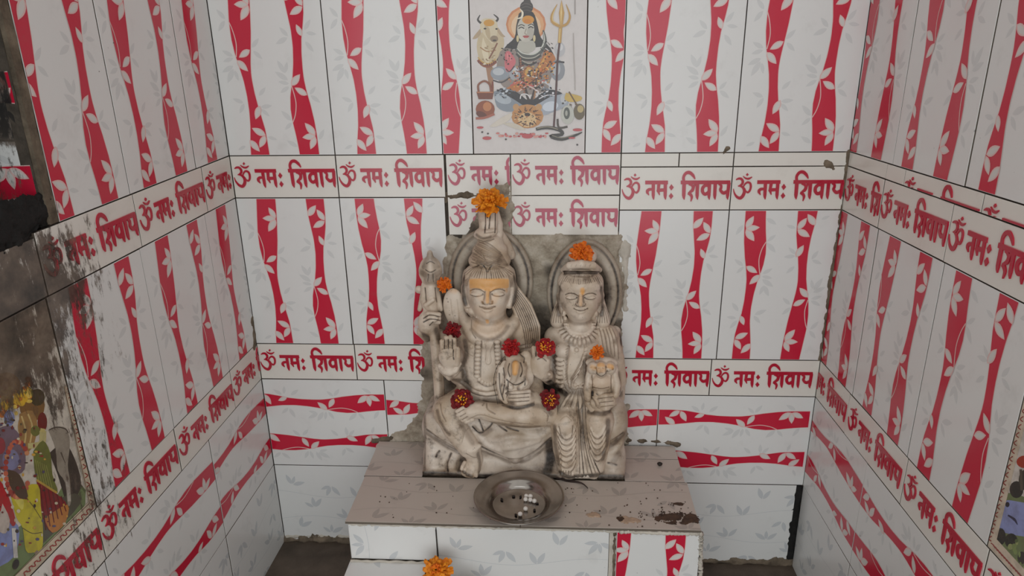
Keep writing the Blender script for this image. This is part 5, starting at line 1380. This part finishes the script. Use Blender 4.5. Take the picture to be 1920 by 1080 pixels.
for q, r, m in (([(1050,540),(1046,565),(1048,590)],.004,.7),([(1126,540),(1130,565),(1128,590)],.004,.75),([(1058,512),(1088,511),(1120,512)],.003,.8),([(1034,650),(1040,680),(1038,715)],.005,.65),([(1066,600),(1076,606),(1090,607),(1104,604),(1112,598)],.003,.4),([(1062,640),(1086,650),(1112,640)],.003,.4),
                ([(1060,726),(1080,736),(1100,738)],.006,.6),([(1084,770),(1090,800),(1092,840)],.004,.6),([(1040,800),(1042,840),(1048,870)],.004,.6),([(1140,790),(1138,830),(1130,860)],.005,.7),([(1050,886),(1066,894),(1090,893),(1130,890)],.004,.8),([(1096,680),(1100,720),(1100,750)],.005,.6),([(1104,772),(1130,776),(1146,768)],.004,.7),
                ([(1156,600),(1164,620),(1164,650)],.004,.9),([(1079,580),(1089,583),(1100,579)],.0009,.7),([(1030,716),(1046,728),(1060,738)],.006,.85),([(1158,700),(1164,740)],.004,.6),([(1068,640),(1062,690),(1066,724)],.002,.5)): S.smudge(q, r, m)
figB = sp('seated_figure', S.mesh('seated_figure', [M_MARBLE]), label='marble figure with a tiara, pleated collar and long draped skirt')

# ================================================== the two small figures in their laps
S = Sdf((P(930,690,-.11)[0], -0.152, P(960,775,-.12)[2]), (P(1002,690,-.11)[0], -0.088, P(960,650,-.1)[2]), 0.0012)
S.e(967,716,-.110,26,.016,32,.008); S.e(967,690,-.114,20,.018,20,.005); S.e(964,671,-.110,15,.013,8,.003); S.e(944,698,-.108,9,.007,22,.003,.15); S.e(990,694,-.105,13,.009,30,.004); S.e(986,668,-.104,10,.008,10,.003)
S.c([(967,684,-.131),(966,698,-.136),(963,712,-.132),(958,718,-.128)],[.0080,.0068,.0054,.0044],.002)
S.c([(956,700,-.122),(950,716,-.126),(958,726,-.128)],[.006,.0055,.005],.002); S.c([(980,704,-.122),(986,718,-.124),(974,728,-.128)],[.006,.0055,.005],.002)
S.c([(938,690,-.110),(935,716,-.112),(940,744,-.118),(950,752,-.120)],[.0050,.0055,.0060,.005],.002); S.c([(946,726,-.118),(948,752,-.120)],[.0060,.0055],.002); S.e(966,736,-.118,20,.010,10,.004)
for q in ([(955,682),(952,694),(956,706)],[(976,680),(980,694),(976,706)],[(944,690),(946,716),(942,740)],[(950,712),(966,722),(984,714)],[(936,700),(938,730),(944,750)],[(975,664),(983,672),(982,680)],[(953,716),(951,744)],[(985,710),(984,722)]): S.groove(q, .0011, .85)
for u, v in ((946,702),(950,728),(984,708),(972,730),(940,722),(958,742),(984,712)): S.stain(u, v, .004, .7)
S.dab([(966,678),(965,700)], .0050, .95); S.dab([(966,684),(966,690)], .0070, .8)
chA = sp('small_figure', S.mesh('small_figure', [M_MARBLE]), label='small elephant-headed marble figure on the lap, yellow paste on its trunk')
S = Sdf((P(1092,690,-.11)[0], -0.150, P(1127,782,-.12)[2]), (P(1166,690,-.11)[0], -0.088, P(1127,660,-.1)[2]), 0.0012)
a = P(1100,684,-.104); b = P(1157,762,-.108)
S.box((a[0], -.116, b[2]), (b[0], -.094, a[2]), .008, .004); S.e(1128,680,-.106,28,.012,10,.004)
S.e(1112,690,-.119,10,.011,11,.002); S.e(1144,690,-.119,10,.011,11,.002); S.e(1127,693,-.123,11.5,.013,14,.002); S.e(1127,718,-.116,20,.012,16,.005); S.e(1127,738,-.116,17,.012,10,.004)
S.c([(1105,700,-.114),(1101,726,-.118),(1103,746,-.120)],[.0060,.0075,.0070],.003); S.c([(1152,700,-.114),(1157,722,-.116),(1154,740,-.120)],[.0060,.0070,.0065],.003); S.c([(1104,756,-.116),(1112,768,-.118)],[.008,.007],.003)
for cu, cv, k_ in ((1127,691,1.0),(1112,689,.8),(1144,689,.8)):
    S.groove([(cu-6*k_,cv),(cu-2*k_,cv-1)], .0006, .5); S.groove([(cu+2*k_,cv-1),(cu+6*k_,cv)], .0006, .5); S.dot(cu,cv+3*k_,.0020*k_,0,.001); S.groove([(cu-3*k_,cv+8*k_),(cu+3*k_,cv+8*k_)], .0006, .5)
for q in ([(1118,700),(1127,706),(1137,700)],[(1118,690),(1119,700)],[(1136,688),(1136,700)],[(1112,726),(1127,729),(1142,726)],[(1110,704),(1111,728)],[(1146,704),(1146,736)],[(1118,738),(1126,744),(1134,738)]): S.groove(q, .0009, .7)
for u, v in ((1117,690),(1136,688),(1149,692),(1138,696)): S.stain(u, v, .0024, .9)
S.marks.append(([S.on(1110,736), S.on(1110,744)], .0042, 1.0))
S.dab([(1124,684),(1130,684)], .0050, .8); S.dab([(1122,694),(1132,694)], .005, .45); S.dab([(1110,688),(1114,690)], .0045, .5); S.dab([(1142,686),(1147,688)], .0045, .8); S.dab([(1118,715),(1138,715)], .012, .12)
chB = sp('small_figure', S.mesh('small_figure', [M_MARBLE]), label='small three-headed marble figure held on the lap')

# ================================================== trident and cobra
S = Sdf((P(780,600,-.05)[0], -0.10, P(820,800,-.08)[2]), (P(838,600,-.05)[0], -0.020, P(806,462,-.05)[2]), 0.0013)
S.c([(813,604,-.052),(818,660,-.060),(823,720,-.068),(826,776,-.078)],[.0098,.0102,.0105,.0105],.003)
S.c([(811,604,-.050),(808,540,-.048)],[.011,.013],.004)
S.c([(806,474,-.048),(807,496,-.050),(808,520,-.052)],[.0050,.0095,.0120],.004); S.e(807,508,-.048,21,.013,20,.005); S.e(807,496,-.046,17,.011,14,.004)
S.e(807,524,-.048,16,.014,10,.004)
for sg in (-1, 1): S.c([(807+sg*8,532,-.046),(807+sg*14,556,-.046),(807+sg*20,580,-.046)],[.0045,.0060,.0045],.003)
S.c([(796,534,-.050),(794,560,-.050),(800,582,-.052)],[.006,.007,.006],.003); S.e(786,543,-.040,8,.006,7,.003)
# gripping hand
S.e(800,606,-.060,16,.015,22,.006); S.c([(792,622,-.050),(800,634,-.046)],[.011,.008],.004)
for i, (v, r) in enumerate(((588,.0048),(595,.0046),(602,.0044))): S.c([(790,v+8,-.058),(803,v,-.071),(823,v+2,-.064)], r, .0014)
S.c([(799,612,-.066),(808,602,-.072),(818,598,-.070)],[.0056,.0052,.0046],.0016); S.c([(806,582,-.056),(798,572,-.062),(812,562,-.060)], [.005,.0048,.0044], .0016)
for q in ([(800,494),(807,490),(815,494)],[(798,506),(807,511),(817,506)],[(803,514),(802,528)],[(812,514),(813,528)],[(797,540),(799,566)],[(816,540),(819,566)],[(794,597),(806,591),(824,594)],[(794,604),(808,598),(824,601)],[(806,610),(812,604)]): S.groove(q, .0011, .8)
for u, v in ((793,500),(822,500),(797,524),(818,524)): S.stain(u, v, .004, .6)
for q, r, m in (([(796,500),(800,486),(806,478),(813,486),(818,500)],.006,.5),([(792,512),(807,520),(822,512)],.006,.55),([(800,528),(815,528)],.005,.5),([(818,618),(824,640)],.005,.7),([(796,628),(804,640)],.006,.7),([(826,700),(830,770)],.003,.5)): S.smudge(q, r, m)
tri = sp('trident', S.mesh('trident', [M_MARBLE]), label='stained stone trident staff gripped by a hand')
S = Sdf((P(826,600,-.05)[0], -0.080, P(850,660,-.05)[2]), (P(886,600,-.05)[0], -0.018, P(850,525,-.05)[2]), 0.0013)
S.e(851,573,-.050,19.5,.0068,31,.004); S.e(852,590,-.048,14,.008,24,.006); S.c([(855,596,-.048),(860,622,-.048),(867,646,-.054)],[.0115,.0105,.0100],.006)
S.groove([(845,562),(847,584),(853,604)], .0008, .25); S.groove([(857,562),(860,584),(862,604)], .0008, .25)
for u, v in ((838,560),(840,566),(853,592),(843,590),(850,604)): S.stain(u, v, .0013, .8)
S.dab([(844,542),(852,545)], .006, .35)
sp('cobra', S.mesh('cobra', [M_MARBLE]), label='raised marble cobra hood beside the trident')
print('statue meshes done')
# ------------------------------------------------------------------ offerings: flowers
def petal_mat(name, a, b, rough=0.6):
    t = NT(name, rough, 0.3)
    t.color(t.ramp(t.noise(160, 3, 0.6), [(0.32, lin(*a)), (0.68, lin(*b))]))
    t.b.inputs['Subsurface Weight'].default_value = 0.0
    return t.m
M_ORANGE = petal_mat('marigold_orange', (206, 104, 14), (246, 158, 36))
M_ORANGE2 = petal_mat('marigold_deep_orange', (196, 78, 12), (236, 124, 24))
M_YELLOW = petal_mat('marigold_yellow', (206, 150, 40), (232, 190, 80))
M_REDP = petal_mat('marigold_red', (110, 10, 14), (186, 22, 24))
M_DRED = petal_mat('marigold_dark_red', (78, 8, 14), (140, 16, 22))
M_STAMEN = petal_mat('stamen_orange', (220, 110, 20), (250, 190, 60))
M_GREEN = petal_mat('calyx_green', (92, 96, 48), (128, 126, 70))
def flower(label, cat, c, nrm, R, kind, seed, mats, group=None, height=0.75, name='marigold_flower'):
    """a marigold head: rings of ruffled petals opening along nrm"""
    rg = random.Random(seed)
    root = empty(name, tuple(c)); tag(root, label, cat, group)
    z = np.array(nrm, float); z /= np.linalg.norm(z)
    a = np.cross(z, (0.2, 0.1, 0.97)); a /= np.linalg.norm(a); b = np.cross(z, a)
    def W(q): return tuple(q[0]*a+q[1]*b+q[2]*z)
    mb = MB()
    rings = {'ruffled': ((15, 1.0, 0.0, .42), (15, .92, .2, .38), (14, .78, .36, .36), (12, .60, .5, .32), (9, .40, .60, .3), (6, .2, .66, .28)),
             'pompom': ((18, 1.0, 0.0, .30), (18, .93, .24, .3), (17, .80, .44, .28), (14, .62, .60, .26), (11, .42, .70, .24), (7, .2, .76, .22)),
             'open': ((11, 1.05, -.04, .66), (11, .92, .12, .6), (10, .72, .26, .52), (8, .52, .34, .42))}[kind]
    for n, rr, hh, wd in rings:
        ph = rg.uniform(0, 6)
        for i in range(n):
            th = ph+2*math.pi*i/n+rg.uniform(-.3, .3); w = wd*R*rg.uniform(.65, 1.15); rad = rr*R*rg.uniform(.78, 1.18); h0 = hh*R*height*1.2
            d = np.array((math.cos(th), math.sin(th), 0)); s_ = np.array((-math.sin(th), math.cos(th), 0)); up = np.array((0, 0, 1.0))
            lean = 0.25+0.9*(1-rr)
            V = []
            for j, (f, wf) in enumerate(((0.25, .35), (0.62, .9), (0.9, 1.0), (1.04, .55))):
                p0 = d*rad*f+up*(h0+rad*lean*(f-.2)*.55+R*.05*math.sin(f*5+i))
                ruf = R*0.15*rg.uniform(-1, 1)
                V += [W(p0-s_*w*.5*wf+up*ruf), W(p0+up*(R*.06*wf)), W(p0+s_*w*.5*wf-up*ruf*.7)]
            F = []
            for j in range(3):
                F += [(3*j, 3*j+1, 3*j+4, 3*j+3), (3*j+1, 3*j+2, 3*j+5, 3*j+4)]
            mb.add(V, F, 0)
    o = mb.build('petals', [mats[0]], root, smooth=True); o['kind'] = 'stuff'
    mb = MB()
    if kind == 'open':
        for i in range(22):
            th = rg.uniform(0, 6.28); rr = R*.5*math.sqrt(rg.random()); p0 = np.array((rr*math.cos(th), rr*math.sin(th), R*.34)); p1 = p0*np.array((1.25, 1.25, 1))+np.array((0, 0, R*rg.uniform(.16, .34)))
            mb.tube([W(p0), W((p0+p1)/2), W(p1)], [R*.05, R*.06, R*.085], 5)
    else:
        for i in range(16):
            th = rg.uniform(0, 6.28); rr = R*.28*math.sqrt(rg.random()); p0 = np.array((rr*math.cos(th), rr*math.sin(th), R*.55)); p1 = p0*np.array((1.2, 1.2, 1))+np.array((0, 0, R*rg.uniform(.2, .4)))
            mb.tube([W(p0), W(p1)], [R*.06, R*.09], 5)
    o = mb.build('centre', [mats[1]], root, smooth=True); o['kind'] = 'stuff'
    mb = MB(); prof = [(0.02, -.42), (.30, -.40), (.46, -.2), (.5, .02), (.30, .12), (.05, .14)]
    V = []; F = []
    for r_, h_ in prof:
        for k2 in range(10): V.append(W((r_*R*math.cos(k2*.6283), r_*R*math.sin(k2*.6283), h_*R)))
    for i in range(len(prof)-1):
        for k2 in range(10): F.append((i*10+k2, i*10+(k2+1) % 10, (i+1)*10+(k2+1) % 10, (i+1)*10+k2))
    mb.add(V, F, 0); mb.build('calyx', [M_GREEN], root, smooth=True)
    return root
TOCAM = (0.02, -0.92, 0.42)
flower('large orange marigold on top of the tall topknot', 'flower', P(919,381,-.060), (0, -.66, .75), 27*K, 'ruffled', 1, (M_ORANGE, M_ORANGE))
flower('orange marigold resting on the tiara of the smaller statue figure', 'flower', P(1089,475,-.070), (0, -.84, .54), 19*K, 'ruffled', 2, (M_ORANGE2, M_ORANGE2))
flower('small deep orange marigold between trident head and cobra hood', 'flower', P(833,534,-.062), TOCAM, 12.5*K, 'pompom', 3, (M_ORANGE2, M_ORANGE2))
flower('dark red marigold above the raised palm beside the trident', 'flower', P(848,619,-.094), (.1, -.9, .4), 15*K, 'ruffled', 4, (M_DRED, M_REDP))
flower('bright red marigold on the head of the small elephant-headed figure', 'flower', P(958,653,-.108), (0, -.88, .46), 15*K, 'ruffled', 5, (M_REDP, M_REDP))
flower('red marigold with orange stamens tucked in the raised hand between the figures', 'flower', P(1022,651,-.122), TOCAM, 16*K, 'open', 6, (M_REDP, M_STAMEN))
flower('red marigold with orange centre on the bent left knee above the toes', 'flower', P(867,749,-.128), (.1, -.85, .5), 19*K, 'open', 7, (M_DRED, M_STAMEN))
flower('red marigold with yellow stamens on the lap between the two figures', 'flower', P(1031,750,-.122), TOCAM, 16.5*K, 'open', 8, (M_DRED, M_STAMEN))
flower('small orange and red marigold on top of the three-headed figure', 'flower', P(1120,660,-.112), TOCAM, 12*K, 'ruffled', 9, (M_ORANGE2, M_ORANGE2))
c = PZ(820, 1075, ZS+.016); flower('orange marigold lying on the small step at the platform foot', 'flower', c, (.0, -.5, .86), .026, 'pompom', 10, (M_ORANGE, M_ORANGE2))
c = np.array((c[0]+.044, c[1]-.012, ZS-.034+.012))
mb = MB()
flower('wilted yellow marigold beside the orange one at the platform foot', 'flower', c, (.3, -.5, .8), .024, 'ruffled', 11, (M_YELLOW, M_YELLOW))

# ------------------------------------------------------------------ steel plate and what lies in it
def steel(name, col, r0):
    t = NT(name, r0, 0.5); t.b.inputs['Metallic'].default_value = 1.0
    n = t.noise(9, 4, 0.6); n2 = t.noise(60, 4, 0.6)
    t.color(t.mix(t.step(n, .35, .7), lin(*col), lin(*[int(c_*.80) for c_ in col])))
    t.rough(t.math('MULTIPLY_ADD', n2, .16, r0-.05))
    return t.m
M_STEEL = steel('dull_steel', (172, 164, 158), 0.15)
zr = PZT+0.021
pa, pb = PZ(889, 930, zr), PZ(1057, 930, zr); pcx = (pa[0]+pb[0])/2; pR = (pb[0]-pa[0])/2
pcy = (PZ(973, 885, zr)[1]+PZ(973, 979, zr)[1])/2
plate = empty('steel_plate', (pcx, pcy, PZT+.0006)); tag(plate, 'round stainless steel plate with sloping rim in front of the statue', 'plate')
mb = MB()
s_ = pR/0.080
prof = [(0.0005,.0022),(.030,.0020),(.0455,.0018),(.0475,.0026),(.0490,.0050),(.0520,.0095),(.060,.0140),(.070,.0178),(.0765,.0200),(.0785,.0212),(.0800,.0211),(.0802,.0202),(.0785,.0192),(.070,.0165),(.060,.0126),(.0525,.0082),(.0496,.0030),(.0480,.0004),(.030,.0002),(.0005,.0002)]
mb.lathe([(r*s_, z) for r, z in prof], seg=72); mb.build('dish', [M_STEEL], plate, smooth=True)
mb = MB(); mb.lathe([(.0800*s_,.0196),(.0812*s_,.0202),(.0812*s_,.0210),(.0800*s_,.0216),(.0790*s_,.0212)], seg=72); mb.build('rolled_rim', [M_STEEL], plate, smooth=True)
M_SUGAR = simple('white_sugar', lin(232, 226, 220), 0.6, 0.05, 200, 0.2)
zb = PZT+.0006+.0021
sug = [(986.7,930,0),(985.5,936.7,0),(994.4,931,0),(994.4,937.8,0),(1002,939.8,0),(985.5,954.5,1),(975.3,964.5,2)]
LBS = ['', 'white sugar ball lying alone just in front of the cluster', 'frontmost white sugar ball near the plate rim beside a dark seed']
CL5 = ['back left sugar ball of the white cluster on the steel plate', 'front left sugar ball of the white cluster on the steel plate', 'back sugar ball in the middle of the white cluster', 'front sugar ball in the middle of the white cluster', 'rightmost sugar ball of the white cluster, next to a dark seed']
for i, (u, v, li) in enumerate(sug):
    q = PZ(u, v, zb+.0032); r = .0043 if i not in (0,) else .0038
    mb = MB(); rg = random.Random(i)
    nu, nv = 14, 9
    mb.ball((0, 0, 0), (r*rg.uniform(.94, 1.04), r, r*.92), nu, nv)
    mb.v = [tuple(c_*(1+.05*math.sin(9*x/r+7*i)*math.sin(8*y/r)) for c_ in (x, y, z)) for x, y, z in mb.v]
    o = mb.build('sugar_ball', [M_SUGAR], smooth=True); o.location = (q[0], q[1], zb+r*.95)
    tag(o, LBS[li] or CL5[i], 'sweet', 'sugar balls in the plate')
M_SEED = simple('dark_seed', lin(38, 30, 26), 0.6, 0.4, 90, 0.3)
for i, (u, v, lb) in enumerate(((963,931,'dark crumb at the back of the plate floor, left of the sugar cluster'),(976,931.6,'dark crumb at the back of the plate floor, next to the sugar cluster'),(941,937,'dark crumb at the left end of the plate floor'),(1007.5,944,'dark seed touching the right end of the sugar cluster'),(1002,956.6,'dark crumb at the right front of the plate floor'),(967.5,965.5,'dark seed touching the frontmost sugar ball'))):
    q = PZ(u, v, zb+.001); rg = random.Random(40+i); mb = MB(); r = .0022*rg.uniform(.8, 1.3)
    mb.ball((0, 0, 0), (r*1.5, r, r*.8), 8, 6); mb.v = [(x*(1+.2*math.sin(5*y/r+i)), y, z*(1+.15*math.sin(4*x/r))) for x, y, z in mb.v]
    o = mb.build('seed', [M_SEED], smooth=True); o.location = (q[0], q[1], zb+r*.7); o.rotation_euler = (0, 0, i*1.1)
    tag(o, lb, 'seed', 'dark crumbs in the plate')
# wilted dark leaf behind the plate
M_DLEAF = simple('wilted_leaf', lin(62, 50, 46), 0.6, 0.5, 50, 0.3)
pts = [PZ(u, v, PZT) for u, v in ((1030,893),(1044,897),(1060,900),(1078,904),(1092,910),(1102,917))]
ws = [.004,.011,.012,.007,.004,.001]; V = []; F = []
q = crv([tuple(p_) for p_ in pts], 4); wq = np.interp(np.linspace(0, 1, len(q)), np.linspace(0, 1, 6), ws)
lf = empty('wilted_leaf', tuple(pts[2])); tag(lf, 'long dark wilted leaf lying between the plate and the draped foot', 'leaf')
mb = MB(); 
for i, p_ in enumerate(q):
    zc = PZT+.0022+.0016*math.sin(i*.5)
    for k2, f in enumerate((-.5, -.25, 0, .25, .5)):
        V.append((p_[0]-f*wq[i]*.25-lf.location[0], p_[1]+f*wq[i]-lf.location[1], zc+.0016*(1-abs(f)*2)*(1 if k2 != 2 else .5)-lf.location[2]))
n = len(q)
F = [(i*5+k2, i*5+k2+1, (i+1)*5+k2+1, (i+1)*5+k2) for i in range(n-1) for k2 in range(4)]
Vb = [(x, y, z-.0008) for x, y, z in V]
mb.add(V, F, 0); mb.add(Vb, [f[::-1] for f in F], 0); mb.build('blade', [M_DLEAF], lf, smooth=True)
mb = MB(); mb.tube([(p_[0]-lf.location[0], p_[1]-lf.location[1], PZT+.0036+.0016*math.sin(i*.5)-lf.location[2]) for i, p_ in enumerate(q)], .0006, 5); mb.build('midrib', [M_DLEAF], lf, smooth=True)
# dark berry on the back right tiles
q = PZ(1237, 871, PZT+.003); mb = MB(); mb.ball((0, 0, 0), (.0052, .0042, .0038), 12, 8); mb.v = [(x*(1+.08*math.sin(3*z/.003)), y, z) for x, y, z in mb.v]
o = mb.build('dried_berry', [M_SEED], smooth=True); o.location = (q[0], q[1], PZT+.0044); tag(o, 'dark dried berry alone on the right back tiles of the platform', 'berry')
# thin black thread beside the small figure
pts = [P(u, v, y) for u, v, y in ((946,668,-.128),(934,684,-.130),(927,704,-.130),(926,724,-.128),(931,746,-.134),(933,758,-.140))]
mb = MB(); mb.tube(crv([tuple(p_) for p_ in pts], 6), .00045, 5)
o = mb.build('thread', [M_SEED], smooth=True); tag(o, 'thin black thread hanging beside the small elephant-headed figure', 'thread')
# incense stick in the niche
a_, b_ = P(-60, 447, -.52), P(38, 441, -.52)
ins = empty('incense_stick', tuple(a_)); tag(ins, 'pale incense stick lying on the soot of the left wall niche', 'incense stick')
M_STICK = simple('bamboo', lin(206, 186, 140), 0.6, 0.15, 60)
mb = MB(); d_ = b_-a_; mb.tube([(0, 0, 0), tuple(d_*.5), tuple(d_)], .0012, 8); mb.build('stick', [M_STICK], ins, smooth=True)
mb = MB(); mb.tube([tuple(d_*.99), tuple(d_*1.06)], [.0016, .0012], 8); mb.build('burnt_tip', [M_SEED], ins, smooth=True)
